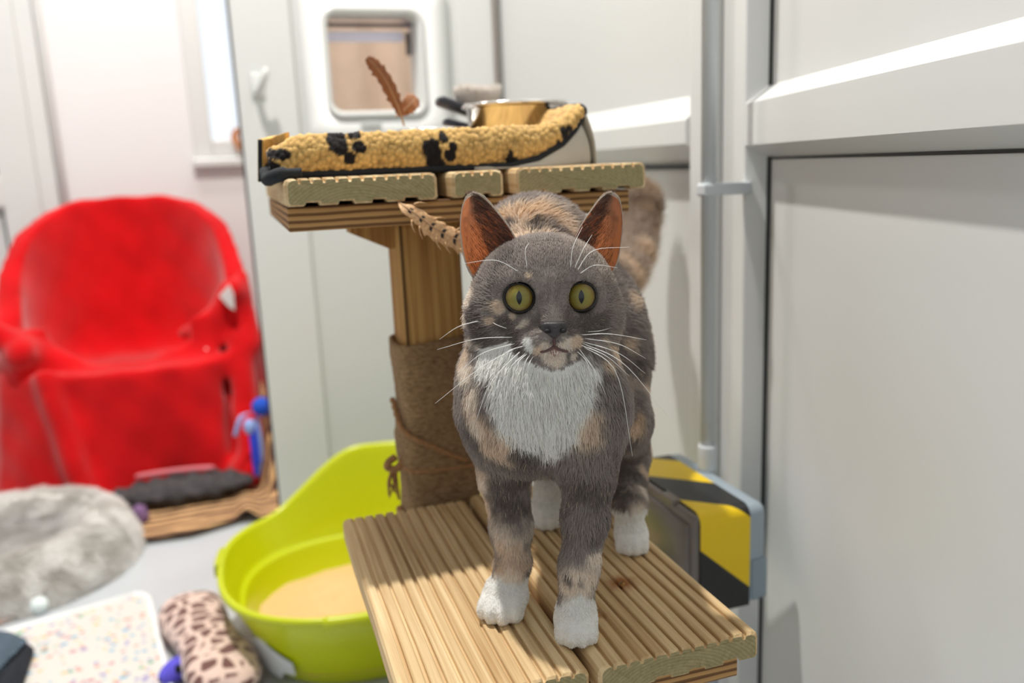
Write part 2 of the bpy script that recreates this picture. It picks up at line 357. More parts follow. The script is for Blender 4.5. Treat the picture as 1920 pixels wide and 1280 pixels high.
# stile with chamfer towards the panels
V = []; prof = [(0.0, RC - 0.02), (0.0, -0.003), (0.003, 0.0), (0.041, 0.0), (0.0435, -0.0015), (0.054, RC)]
for z in (0.0, 2.2): V += [pp(s, z, o) for s, o in prof]
k = len(prof); from_py('stile', V, [(i, i + 1, k + i + 1, k + i) for i in range(k - 1)], M_pvc, d3, False)
wallbox('gasket', 0.0520, 0.0625, 0.05, 0.797, RC, RC + 0.002, M_gasket, d3); wallbox('gasket', 0.0520, 0.0605, 0.876, 2.2, RC, RC + 0.002, M_gasket, d3)
rail_prism('rail', (pp(0.0435, 0, RC), pp(SE, 0, RC)), (0.876, 0.857, 0.811, 0.7965, 0.0252, 0.45, 0), NN, M_pvc, d3)
wallbox('gasket', 0.054, SE, 0.794, 0.7965, RC, RC + 0.001, M_gasket, d3)

# conduit with clip, going down into the socket box
PX, PY = 0.520, 0.868
pipe = thing('conduit_pipe', 'grey plastic conduit pipe running down into the striped box', 'pipe', (PX, PY, 0.42))
tube('pipe', [(PX, PY, 0.425), (PX, PY, 2.84)], 0.0088, M_pipe, pipe, 20)
v, f = lathe_vf([(0.0089, 0.0), (0.0112, 0.0), (0.0114, 0.004), (0.0114, 0.030), (0.0108, 0.033), (0.0089, 0.033)], 24, (PX, PY, 0.424)); from_py('collar', v, f, M_pipe, pipe)
bm = bmesh.new(); add_box(bm, (PX - 0.011, PY - 0.010, 0.7555), (PX + 0.012, PY + 0.010, 0.7705), 0.003); add_box(bm, (PX + 0.010, PY - 0.008, 0.756), (PX + 0.052, PY + 0.006, 0.770), 0.002)
from_bm('clip', bm, M_pipe, pipe)

# weatherproof box with hazard tape
BX0, BX1, BY0, BY1, BZ0, BZ1 = 0.436, 0.528, 0.752, 0.945, 0.305, 0.424
sb = thing('socket_box', 'grey box with smoked cover and yellow and black hazard tape beside the lower platform', 'box', (0.48, 0.85, BZ0))
bm = bmesh.new(); add_box(bm, (BX0 + 0.010, BY0, BZ0), (BX1, BY1, BZ1), 0.012, 4); from_bm('housing', bm, plain('grey_housing', (150, 164, 174), 0.4, 0.03), sb, True)
def tape_mat():
    n = NT('hazard_tape'); tc = n.new('ShaderNodeTexCoord'); sx = n.new('ShaderNodeSeparateXYZ'); n.ln(tc.outputs['UV'], sx.inputs[0])
    fr = n.new('ShaderNodeMath', operation='FRACT'); n.ln(sx.outputs['X'], fr.inputs[0])
    n.ln(n.ramp(fr.outputs[0], [(0.0, lin(232, 196, 6)), (0.5, lin(232, 196, 6)), (0.505, lin(28, 29, 31)), (0.995, lin(28, 29, 31))]), n.b.inputs['Base Color'])
    n.set(Roughness=0.38); n.bump(n.noise(n.coords((30, 30, 8)), 8, 2), 0.15, 0.002); return n.m
# tape wraps top, near and bottom sides of the housing: path in YZ swept along X
path = []
R = 0.0125; e = 0.0008
path += [(BY1 - 0.01, BZ1 + e)] + [(y, BZ1 + e) for y in np.linspace(BY1 - 0.03, BY0 + R, 12)]
path += [(BY0 + R - (R + e) * math.sin(a), BZ1 - R + (R + e) * math.cos(a)) for a in np.linspace(0.15, PI / 2, 8)]
path += [(BY0 - e, z) for z in np.linspace(BZ1 - R - 0.005, BZ0 + 0.002, 10)]
tx0, tx1 = BX0 + 0.006, BX1 - 0.024
arc = [0]
for a, b in zip(path, path[1:]): arc.append(arc[-1] + math.dist(a, b))
bm = bmesh.new(); uvl = bm.loops.layers.uv.new('UVMap'); cols = []
for (y, z), s in zip(path, arc): cols.append([(bm.verts.new((tx0 + (tx1 - tx0) * j / 6, y, z)), s, j / 6) for j in range(7)])
per = 0.165
for a, b in zip(cols, cols[1:]):
    for j in range(6):
        q = (a[j], a[j + 1], b[j + 1], b[j]); fc = bm.faces.new([x[0] for x in q]); fc.smooth = True
        for lp, x in zip(fc.loops, q): lp[uvl].uv = ((x[1] - 0.055 * x[2] - 0.0536) / per + 3.5, x[2])
me = bpy.data.meshes.new('tape'); bm.to_mesh(me); bm.free(); link('hazard_tape', me, tape_mat(), sb)
M_smoke = plain('smoked_plastic', (112, 104, 98), 0.25, 0.05); 
bm = bmesh.new(); add_box(bm, (BX0, BY0 + 0.002, BZ0 + 0.004), (BX0 + 0.011, BY1 - 0.002, BZ1 - 0.002), 0.005, 3); add_box(bm, (BX0 - 0.004, BY0 + 0.012, BZ0 + 0.014), (BX0 + 0.004, BY1 - 0.012, BZ1 - 0.014), 0.003, 2)
cv = from_bm('cover', bm, M_smoke, sb, True)
box('hinge', (BX0 - 0.003, BY0 + 0.045, BZ1 - 0.006), (BX0 + 0.010, BY0 + 0.075, BZ1 + 0.001), M_smoke, cv, 0.002)
box('cable_entry', (BX1 - 0.022, BY0 - 0.003, BZ0 + 0.008), (BX1 - 0.002, BY0 + 0.004, BZ0 + 0.056), plain('grey_knockout', (136, 152, 162), 0.4), sb, 0.003, 2, True)

# ------------------------------------------------------------------ CAT TREE
tree = thing('cat_tree', 'wooden cat tree with two decking platforms on a post wrapped in sisal', 'cat tree', (0.19, 0.88, 0))
def board(name, x0, x1, y0, y1, ztop, th, mat, parent, grooves, gw=0.0032, gd=0.0034, under=4, rag=0.0):
    """grooved decking board running along Y; castellated underside"""
    w_ = x1 - x0; pitch = w_ / (grooves + 1); prof = [(x0 + 0.003, ztop)] if False else []
    prof = [(x0, ztop - 0.005), (x0 + 0.0015, ztop - 0.0015), (x0 + 0.005, ztop)]
    for g in range(1, grooves + 1):
        c = x0 + pitch * g; prof += [(c - gw * .75, ztop), (c - gw * .5, ztop - 0.0008), (c - gw * .35, ztop - gd), (c + gw * .35, ztop - gd), (c + gw * .5, ztop - 0.0008), (c + gw * .75, ztop)]
    prof += [(x1 - 0.005, ztop), (x1 - 0.0015, ztop - 0.0015), (x1, ztop - 0.005)]
    zb = ztop - th; prof += [(x1, zb + 0.002), (x1 - 0.002, zb)]
    up = w_ / (under * 2 + 1)
    for g in range(under):
        a = x1 - up * (2 * g + 1); b = a - up; prof += [(a, zb), (a - .001, zb + 0.003), (b + .001, zb + 0.003), (b, zb)]
    prof += [(x0 + 0.002, zb), (x0, zb + 0.002)]
    n = len(prof); ys = [y0, y0 + 0.0018] + list(np.linspace(y0 + 0.02, y1 - 0.02, 6)) + [y1 - 0.0018, y1]
    xc, zc = (x0 + x1) / 2, ztop - th / 2; V, F, MI = [], [], []
    for i, y in enumerate(ys):
        e_ = i in (0, len(ys) - 1)
        for x, z in prof:
            sx = 1 - 0.0026 / w_ * 2 if e_ else 1; sz = 1 - 0.0016 / th * 2 if e_ else 1
            V.append((xc + (x - xc) * sx + 0.0004 * math.sin(y * 31 + x * 90), y + (0.0012 * noise.noise((x * 80, z * 80, y)) if e_ else 0), zc + (z - zc) * sz))
    for i in range(len(ys) - 1):
        for k_ in range(n): F.append((i * n + k_, (i + 1) * n + k_, (i + 1) * n + (k_ + 1) % n, i * n + (k_ + 1) % n)); MI.append(0)
    F.append(tuple(range(n))); MI.append(1); F.append(tuple((len(ys) - 1) * n + k_ for k_ in range(n))[::-1]); MI.append(1)
    me = bpy.data.meshes.new(name); me.from_pydata(V, [], F); me.update()
    o = link(name, me, [mat, M_end], parent); me.polygons.foreach_set('material_index', MI)
    b2 = bmesh.new(); b2.from_mesh(me); bmesh.ops.recalc_face_normals(b2, faces=b2.faces); b2.to_mesh(me); b2.free()
    return o
LZ = 0.45
board('deck_board', 0.074, 0.2055, 0.500, 0.838, LZ, 0.0225, M_deck, tree, 11)
board('deck_board', 0.2120, 0.3425, 0.498, 0.846, LZ, 0.0225, M_deck, tree, 11)
box('plywood_base', (0.086, 0.512, LZ - 0.044), (0.334, 0.842, LZ - 0.0235), M_ply, tree, 0.001)
UZ = 0.7965
board('deck_board', 0.0427, 0.1745, 0.750, 1.150, UZ, 0.0235, M_deck2, tree, 11)
board('deck_board', 0.1890, 0.2370, 0.752, 1.150, UZ, 0.0235, M_deck2, tree, 4, under=2)
board('deck_board', 0.2490, 0.3800, 0.750, 1.150, UZ + 0.001, 0.0245, M_deck2, tree, 11)
bm = bmesh.new(); add_box(bm, (0.0445, 0.764, UZ - 0.0455), (0.3690, 1.135, UZ - 0.0245), 0.001); from_bm('plywood_base', bm, M_ply, tree)
# post, wrap and brackets
bm = bmesh.new(); add_box(bm, (0.1560, 0.862, 0.0), (0.2240, 0.930, UZ - 0.0455), 0.010, 3); po = from_bm('post', bm, M_post, tree)
box('split', (0.1588, 0.8612, 0.60), (0.1602, 0.864, UZ - 0.05), M_postd, po)
V = [(0.112, .880, UZ - .046), (0.156, .880, UZ - .046), (0.156, .880, UZ - .076), (0.150, .880, UZ - .076), (0.112, .880, UZ - .058)]; V = V + [(x, y + .035, z) for x, y, z in V]
from_py('bracket', V, [(0, 1, 2, 3, 4), (9, 8, 7, 6, 5)] + [(i, 5 + i, 5 + (i + 1) % 5, (i + 1) % 5) for i in range(5)], M_post, tree, False)
V = [(0.224, .880, UZ - .046), (0.268, .880, UZ - .046), (0.268, .880, UZ - .058), (0.230, .880, UZ - .076), (0.224, .880, UZ - .076)]; V = V + [(x, y + .035, z) for x, y, z in V]
from_py('bracket', V, [(0, 1, 2, 3, 4), (9, 8, 7, 6, 5)] + [(i, 5 + i, 5 + (i + 1) % 5, (i + 1) % 5) for i in range(5)], M_post, tree, False)
# sisal carpet sleeve round the post, slightly tilted edges
pcx, pcy = 0.190, 0.896; V = []; rows = []
def sleeve_pt(a, z, r=0.0418):
    c, s = math.cos(a), math.sin(a); q = (abs(c) ** 4.2 + abs(s) ** 4.2) ** (-1 / 4.2)
    return (pcx + r * q * c, pcy + r * q * s, z)
for i in range(40):
    t_ = i / 39; row = []
    for k_ in range(73):
        a = 2 * PI * k_ / 72; zt = 0.6225 + 0.004 * math.cos(a); z = 0.418 + (zt - 0.418) * t_
        rr = 0.0405 + 0.0014 * math.sin(z * 60 + a) + (0.0012 if z < 0.515 else 0) + 0.0009 * noise.noise((a * 9, z * 240, 0))
        row.append(sleeve_pt(a, z, rr))
    rows.append(row)
v, f = grid_vf(rows); sl = from_py('sisal_wrap', v, f, M_sisal, tree); thicken(sl, 0.004)
def spiral(a0, a1, z0, z1, r, n=40): return [sleeve_pt(math.radians(a0 + (a1 - a0) * i / (n - 1)), z0 + (z1 - z0) * (i / (n - 1)) ** 1.0, r + 0.0008 * math.sin(i * 1.9)) for i in range(n)]
tube('rope', spiral(165, 300, 0.552, 0.487, 0.0435), 0.0030, M_rope, sl, 8)
tube('rope', spiral(185, 330, 0.484, 0.480, 0.0428), 0.0022, M_rope, sl, 8)
tube('rope', spiral(160, 380, 0.421, 0.419, 0.0440, 60), 0.0040, M_rope, sl, 8)
kx, ky, kz = sleeve_pt(math.radians(196), 0.487, 0.0450)
tube('knot', catmull([(kx - .004, ky, kz + .006), (kx - .012, ky - .002, kz + .002), (kx - .013, ky, kz - .005), (kx - .004, ky - .004, kz - .006), (kx + .004, ky - .004, kz + .002)], 18), 0.0042, M_rope, sl, 8)
for i in range(9):
    a = random.uniform(-1, 1)
    tube('rope_strand', catmull([(kx - .006 + .002 * a, ky - .002, kz - .004), (kx - .010 + .006 * a, ky - .004 + .003 * a, kz - .018), (kx - .008 + .008 * random.uniform(-1, 1), ky - .002, kz - .030 - .016 * random.random())], 8), [0.0016] * 5 + [.0012, .0009, .0005], M_rope, sl, 6)
# screws in the lower platform, under the upper platform a stain of resin round one of them
M_screw = plain('rusty_screw', (150, 110, 60), 0.4, Metallic=0.8)
for x, y in ((0.2800, 0.6030), (0.2400, 0.566)):
    v, f = lathe_vf([(0, .0012), (.0026, .0010), (.0032, -.0005), (.0032, -.004), (0, -.004)], 12, (x, y, LZ)); from_py('screw', v, f, M_screw, tree)

# ------------------------------------------------------------------ implicit surfaces (one continuous skin) and fur
def smin(a, b, k):
    h = np.clip(0.5 + 0.5 * (b - a) / k, 0, 1); return b + (a - b) * h - k * h * (1 - h)
def sd_cap(P, a, b, ra, rb):
    a, b = np.array(a, np.float32), np.array(b, np.float32); ab = b - a
    t = np.clip(((P - a) @ ab) / max(float(ab @ ab), 1e-12), 0, 1)
    return np.linalg.norm(P - a - t[..., None] * ab, axis=-1) - (ra + (rb - ra) * t)
def sd_ell(P, c, r, M=None):
    q = P - np.array(c, np.float32)
    if M is not None: q = q @ np.array(M, np.float32)
    r = np.array(r, np.float32); k0 = np.linalg.norm(q / r, axis=-1); k1 = np.linalg.norm(q / (r * r), axis=-1)
    return k0 * (k0 - 1) / np.maximum(k1, 1e-6)
def surface_nets(fn, lo, hi, h):
    lo, hi = np.array(lo, np.float32), np.array(hi, np.float32); n = np.ceil((hi - lo) / h).astype(int) + 1
    D = np.empty(tuple(n), np.float32); ys = lo[1] + h * np.arange(n[1]); zs = lo[2] + h * np.arange(n[2])
    for i0 in range(0, n[0], 24):
        xs = lo[0] + h * np.arange(i0, min(i0 + 24, n[0]))
        G = np.stack(np.meshgrid(xs, ys, zs, indexing='ij'), -1).astype(np.float32); D[i0:i0 + 24] = fn(G)
    ins = D < 0; c = np.zeros(np.array(D.shape) - 1, np.int8)
    for dx in (0, 1):
        for dy in (0, 1):
            for dz in (0, 1): c += ins[dx:n[0] - 1 + dx, dy:n[1] - 1 + dy, dz:n[2] - 1 + dz]
    act = (c > 0) & (c < 8); idx = np.argwhere(act); vid = -np.ones(act.shape, int); vid[act] = np.arange(len(idx))
    acc = np.zeros((len(idx), 3)); cnt = np.zeros(len(idx))
    corners = [np.array(k) for k in np.ndindex(2, 2, 2)]
    for a in corners:
        for ax in range(3):
            if a[ax]: continue
            b = a.copy(); b[ax] = 1
            da = D[tuple((idx + a).T)]; db = D[tuple((idx + b).T)]; m = (da < 0) != (db < 0)
            t = da[m] / (da[m] - db[m]); p = np.tile(a.astype(float), (m.sum(), 1)); p[:, ax] = t; acc[m] += p; cnt[m] += 1
    V = lo + h * (idx + acc / cnt[:, None]); F = []
    for ax in range(3):
        u, v = (ax + 1) % 3, (ax + 2) % 3; sl0 = [slice(None)] * 3; sl1 = [slice(None)] * 3
        sl0[ax] = slice(0, -1); sl1[ax] = slice(1, None); A, B = ins[tuple(sl0)], ins[tuple(sl1)]
        e_ = np.argwhere(A != B); e_ = e_[(e_[:, u] > 0) & (e_[:, v] > 0) & (e_[:, u] < n[u] - 1) & (e_[:, v] < n[v] - 1)]
        flip = B[tuple(e_.T)]; q = []
        for du, dv in ((1, 1), (0, 1), (0, 0), (1, 0)):
            o_ = e_.copy(); o_[:, u] -= du; o_[:, v] -= dv; q.append(vid[tuple(o_.T)])
        q = np.stack(q, 1); q[flip] = q[flip][:, ::-1]; F.append(q)
    return V, np.concatenate(F)
def nets_obj(name, V, F, mat, parent=None, relax=2):
    me = bpy.data.meshes.new(name); me.vertices.add(len(V)); me.vertices.foreach_set('co', np.asarray(V, np.float32).ravel())
    me.loops.add(F.size); me.loops.foreach_set('vertex_index', F.ravel().astype(np.int32)); me.polygons.add(len(F))
    me.polygons.foreach_set('loop_start', np.arange(0, F.size, 4, dtype=np.int32)); me.polygons.foreach_set('loop_total', np.full(len(F), 4, np.int32)); me.update(); me.validate()
    if relax:
        E_ = np.concatenate([F[:, [0, 1]], F[:, [1, 2]], F[:, [2, 3]], F[:, [3, 0]]]); X = np.asarray(V, float)
        for _ in range(relax):
            s_ = np.zeros_like(X); c_ = np.zeros(len(X)); np.add.at(s_, E_[:, 0], X[E_[:, 1]]); np.add.at(c_, E_[:, 0], 1); np.add.at(s_, E_[:, 1], X[E_[:, 0]]); np.add.at(c_, E_[:, 1], 1)
            X = X * 0.5 + 0.5 * s_ / np.maximum(c_, 1)[:, None]
        me.vertices.foreach_set('co', X.astype(np.float32).ravel()); me.update()
    return link(name, me, mat, parent, True)
def mesh_arrays(me):
    me.calc_loop_triangles(); V = np.empty(len(me.vertices) * 3, np.float32); me.vertices.foreach_get('co', V); N = np.empty_like(V); me.vertices.foreach_get('normal', N)
    T = np.empty(len(me.loop_triangles) * 3, np.int32); me.loop_triangles.foreach_get('vertices', T); return V.reshape(-1, 3), N.reshape(-1, 3), T.reshape(-1, 3)
def sample(V, N, T, n, weight=None):
    a, b, c = V[T[:, 0]], V[T[:, 1]], V[T[:, 2]]; ar = np.linalg.norm(np.cross(b - a, c - a), axis=1)
    if weight is not None: ar = ar * weight[T].mean(1)
    i = rng.choice(len(T), n, p=ar / ar.sum()); u = rng.random(n); v = rng.random(n); fl = u + v > 1; u[fl] = 1 - u[fl]; v[fl] = 1 - v[fl]; w_ = 1 - u - v
    mix = lambda A: A[T[i, 0]] * w_[:, None] + A[T[i, 1]] * u[:, None] + A[T[i, 2]] * v[:, None]
    nn = mix(N); return mix(V), nn / np.maximum(np.linalg.norm(nn, axis=1), 1e-6)[:, None]
def unit(A): return A / np.maximum(np.linalg.norm(A, axis=-1, keepdims=True), 1e-9)
def make_fur(name, parent, P, N, flow, L, cols, rad, mat, lift=0.5, curl=0.15, sink=0.002):
    n = len(P); fl = unit(flow - N * (flow * N).sum(1, keepdims=True)); lift = np.broadcast_to(np.asarray(lift), (n,))[:, None]; L = L[:, None]
    d0 = unit(fl + N * lift * 1.6); d1 = unit(fl + N * lift * 0.7 + curl * rng.normal(0, 1, (n, 3))); d2 = unit(fl + N * lift * 0.25 + 1.6 * curl * rng.normal(0, 1, (n, 3)))
    pts = np.stack([P - N * sink, P + d0 * L * .33, P + d0 * L * .33 + d1 * L * .33, P + d0 * L * .33 + d1 * L * .33 + d2 * L * .34], 1)
    cu = bpy.data.hair_curves.new(name); cu.add_curves([4] * n)
    cu.attributes['position'].data.foreach_set('vector', pts.astype(np.float32).ravel()) if 'position' in cu.attributes else cu.position_data.foreach_set('vector', pts.astype(np.float32).ravel())
    ra = cu.attributes.new('radius', 'FLOAT', 'POINT') if 'radius' not in cu.attributes else cu.attributes['radius']
    rr = np.asarray(rad).reshape(-1, 1) * np.array([[1.0, 0.95, 0.7, 0.22]]); rr = np.broadcast_to(rr, (n, 4)); ra.data.foreach_set('value', rr.astype(np.float32).ravel())
    ca = cu.attributes.new('Col', 'FLOAT_COLOR', 'CURVE'); c4 = np.ones((n, 4), np.float32); c4[:, :3] = cols; ca.data.foreach_set('color', c4.ravel())
    cu.materials.append(mat); o = bpy.data.objects.new(name, cu); C.objects.link(o)
    if parent is not None:
        o.parent = parent
        if parent.parent is None: o.matrix_parent_inverse = Matrix.Translation(parent.location).inverted()
    o['kind'] = 'stuff'; return o
M_fur = attr_mat('fur', 0.7, translucent=0.35)

# ------------------------------------------------------------------ THINGS ON THE UPPER SHELF
# fleece bed cover: front roll, upturned right side, black binding
BL = UZ + 0.0015
def interp(x, xs, ys): return float(np.interp(x, xs, ys))
Xs = np.linspace(0.034, 0.3400, 250); rows = []; cA = math.cos; 
fl_thing = thing('fleece_bed_cover', 'tan fleece pet bed cover with black paw prints and black binding on the upper shelf', 'pet bed', (0.18, 0.80, UZ))
for x in Xs:
    zb = interp(x, [0.03, 0.255, 0.285, 0.315, 0.332, 0.340], [BL, BL, BL + 0.0055, BL + 0.019, BL + 0.034, BL + 0.046]); zt = interp(x, [0.03, 0.045, 0.06, 0.12, 0.295, 0.318, 0.332, 0.34], [0.820, 0.829, 0.836, 0.8385, 0.8395, 0.8450, 0.8535, 0.8560])
    row = []; yb = interp(x, [0.03, 0.26, 0.34], [0.785, 0.785, 0.806])
    for j in range(56):
        t_ = j / 55
        if t_ < 0.62:
            a = -PI / 2 + (t_ / 0.62) * (PI * 0.78); ry = 0.019; y = yb + 0.014 - ry * math.cos(a) * 1.0 + 0.006 * (t_ / .62); z = (zb + zt) / 2 + (zt - zb) / 2 * math.sin(a) / 1.0
            last = (y, z)
        else:
            q = (t_ - 0.62) / 0.38; zback = BL + 0.010 if x < 0.30 else BL + 0.010 + (zt - BL - 0.010) * sstep(0.30, 0.336, x); y = last[0] + (1.085 - last[0]) * q ** 1.4; z = last[1] + (zback - last[1]) * sstep(0, 0.22, q)
        row.append((x, y, z))
    rows.append(row)
v, f = grid_vf(rows); V = np.array(v)
# nubbly pile
def cells(P, s):
    q = P * s; i = np.floor(q).astype(int); best = np.full(len(P), 9.0)
    for d in np.ndindex(3, 3, 3):
        c = i + np.array(d) - 1; j = _perm[c[:, 0] % 32, c[:, 1] % 32, c[:, 2] % 32]; k_ = _perm[c[:, 2] % 32, c[:, 0] % 32, c[:, 1] % 32]; l_ = _perm[c[:, 1] % 32, c[:, 2] % 32, c[:, 0] % 32]
        best = np.minimum(best, np.linalg.norm(q - c - np.stack([j, k_, l_], 1), axis=1))
    return best
me_t = bpy.data.meshes.new('t'); me_t.from_pydata([tuple(p) for p in V], [], f); Nn = np.empty(len(V) * 3, np.float32); me_t.vertices.foreach_get('normal', Nn); Nn = Nn.reshape(-1, 3); bpy.data.meshes.remove(me_t)
if Nn[:, 2].mean() < 0: Nn = -Nn
cd = cells(V, 270.0); V2 = V + Nn * (0.0030 * (0.75 - np.minimum(cd, 1.0)) + 0.0012 * vnoise(V, 60)[:, None].ravel())[:, None]
tan, dk = np.array(lin(222, 180, 110)), np.array(lin(30, 27, 27)); cols = np.tile(tan, (len(V), 1)) * (0.32 + 0.86 * (1 - np.clip(cd, 0, 1)))[:, None] * (1 + 0.10 * vnoise(V, 40))[:, None]  # colour darkened between the nubs to stand for shade in the pile
paw = [(635, 268, 20, 22), (668, 252, 12, 9), (676, 276, 13, 10), (658, 296, 11, 9), (645, 248, 10, 7), (815, 285, 19, 26), (836, 258, 9, 12), (846, 290, 12, 11), (830, 305, 12, 8), (852, 276, 8, 8), (1072, 248, 9, 14), (1062, 268, 8, 10), (1083, 240, 8, 8), (965, 300, 14, 10), (962, 290, 6, 10), (524, 292, 20, 10), (508, 310, 18, 8), (520, 262, 12, 8)]
for px, py, rx, rz in paw:
    c = ony(px, py, 0.775); k_ = 0.775 / FPX * 1.02; dd = np.hypot((V[:, 0] - c[0]) / (rx * k_), (V[:, 2] - c[2]) / (rz * k_)) + 0.22 * vnoise(V, 260); m = (1 - sstep(0.9, 1.08, dd)) * (V[:, 1] < 0.86)
    cols = cols * (1 - m[:, None]) + dk * m[:, None]
for px, py, rx in ((0.31, 0.93, 0.03), (0.28, 1.02, 0.025), (0.09, 0.95, 0.03), (0.17, 0.98, 0.03)):
    m = 1 - sstep(0.9, 1.1, np.hypot(V[:, 0] - px, V[:, 1] - py) / rx + 0.25 * vnoise(V, 120)); cols = cols * (1 - m[:, None]) + dk * m[:, None]
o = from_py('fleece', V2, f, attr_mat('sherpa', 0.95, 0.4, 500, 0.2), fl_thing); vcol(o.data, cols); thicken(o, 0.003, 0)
M_bind = plain('black_binding', (30, 33, 38), 0.9, 0.15, 300, 0.5, 600)
edge = [rows[i][0] for i in range(0, 250, 6)] + [rows[249][0]]
edge = [(x, y - (0.0145 if x > 0.24 else 0.012), z + 0.0015) for x, y, z in edge]; endrow = [rows[249][j] for j in range(2, 56, 3)]
tube('binding', [(0.036, 0.83, BL + .012), (0.031, 0.80, BL + .004)] + edge + [(x + 0.001, y, z) for x, y, z in endrow], 0.0032, M_bind, fl_thing, 8)
# grey outer side of the upturned edge
outr = []
for q in range(30):
    u = q / 29
    if u < 0.5: i = int(150 + (249 - 150) * (u / 0.5)); t0 = np.array(rows[i][0]) + np.array([0, -0.0135, 0.001]); g = np.array([t0[0] + 0.011 * (u / .5), t0[1] - 0.004 + 0.01 * u, UZ + 0.001])
    else: j = int(55 * (u - 0.5) / 0.5); t0 = np.array(rows[249][j]); g = np.array([0.352, t0[1], UZ + 0.001])
    outr.append([tuple(t0 + (g - t0) * s_ + np.array([0.004 * math.sin(PI * s_), -0.001, 0])) for s_ in np.linspace(0, 1, 8)])
v, f = grid_vf(outr); o = from_py('outer_side', v, f, plain('grey_bed_cloth', (186, 182, 172), 0.9), fl_thing); thicken(o, 0.002, 0)
# flattened left corner flap
cr = []
for i in range(24):
    u = i / 23; cr.append([tuple(np.array(ony(488 + 50 * u, 262 - 14 * u + 78 * t_ - 22 * t_ * u, 0.815 + 0.004 * math.sin(3 * t_))) + np.array([0, 0.016 * math.sin(PI * u), 0])) for t_ in np.linspace(0, 1, 20)])
v, f = grid_vf(cr); V = np.array(v); cc = cells(V, 175.0); cols = np.tile(tan, (len(V), 1)) * (0.70 + 0.42 * (1 - np.clip(cc, 0, 1)))[:, None]  # shade between nubs put into the flap colour as well
for px, py, rr in ((520, 268, 16), (512, 262, 12), (505, 320, 16)):
    c = ony(px, py, 0.815); m = 1 - sstep(0.8, 1.1, np.linalg.norm(V - c, axis=1) / (rr * .815 / FPX) + .2 * vnoise(V, 200)); cols = cols * (1 - m[:, None]) + dk * m[:, None]
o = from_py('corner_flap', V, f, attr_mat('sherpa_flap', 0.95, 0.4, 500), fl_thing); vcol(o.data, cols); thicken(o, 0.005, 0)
tube('binding', [cr[0][j] for j in range(20)], 0.0020, M_bind, fl_thing, 8)
tube('binding', catmull([(0.0300, 0.806, BL + .006), (0.0315, 0.790, BL - 0.001), (0.037, 0.776, BL + .001), (0.046, 0.771, BL + .003), (0.060, 0.769, BL + .003)], 16), [0.0045] * 4 + [0.0062] * 8 + [0.0045] * 4, M_bind, fl_thing, 10)

M_steel = NT('steel'); M_steel.set(Roughness=0.16, Metallic=1.0); M_steel.b.inputs['Base Color'].default_value = (0.74, 0.72, 0.69, 1); M_steel = M_steel.m
def bowl(label, c, r, h):
    t_ = thing('steel_bowl', label, 'bowl', c)
    prof = [(0, 0.003), (r * .74, 0.003), (r * .82, 0.006), (r * .95, h * .96), (r * 1.03, h), (r * 1.05, h - .001), (r * 1.05, h - .004), (r * 1.0, h - .0045), (r * .97, h * .9), (r * .86, 0.001), (r * .82, 0), (0, 0)]
    v, f = lathe_vf(prof, 56, c); from_py('bowl_wall', v, f, M_steel, t_); return t_
zc = BL + 0.0125
bowl('larger stainless steel bowl standing behind the fleece roll on the upper shelf', (0.318, 0.950, zc), 0.0585, 0.058)
bowl('smaller shallow steel bowl behind the fleece roll, left of the larger bowl', (0.228, 0.985, zc), 0.045, 0.034)
br = thing('grooming_brush', 'black grooming brush with fluffy pale bristles behind the steel bowls', 'brush', (0.27, 1.06, zc))
bc = ony(868, 205, 1.04)
hd = [bc + np.array([-0.030, 0, 0.018]), bc + np.array([-0.012, 0, 0.006]), bc + np.array([0.012, 0, -0.006]), bc + np.array([0.04, 0, -0.016])]
bm = bmesh.new(); add_box(bm, (-0.034, -0.014, -0.006), (0.034, 0.014, 0.006), 0.005, 3)
for v_ in bm.verts: v_.co = Matrix.Rotation(math.radians(20), 4, 'Y') @ v_.co + Vector(bc)
from_bm('brush_head', bm, plain('black_plastic', (34, 34, 42), 0.4), br, True)
bm = bmesh.new(); add_box(bm, (-0.030, -0.010, -0.004), (0.060, 0.010, 0.004), 0.003, 3)
for v_ in bm.verts: v_.co = Matrix.Rotation(math.radians(14), 4, 'Y') @ v_.co + Vector(bc) + Vector((0.004, 0.0, -0.021))
from_bm('handle', bm, plain('blue_black_plastic', (44, 48, 66), 0.4), br, True)
n_ = 2600; a = rng.random(n_) * 2 * PI; rr = np.sqrt(rng.random(n_)); fc = bc + np.array([0.022, 0.01, 0.010])
Pf = fc + np.stack([rr * np.cos(a) * 0.026, rr * np.sin(a) * 0.014, 0 * a], 1); Nf = unit(Pf - fc + np.array([0.002, 0, 0.018]))
make_fur('bristles', br, Pf, Nf, np.tile([0.2, 0, 0.3], (n_, 1)), 0.016 + 0.008 * rng.random(n_), np.tile(lin(226, 220, 214), (n_, 1)), np.full(n_, 0.0005), M_fur, 1.0, 0.3, 0.002)

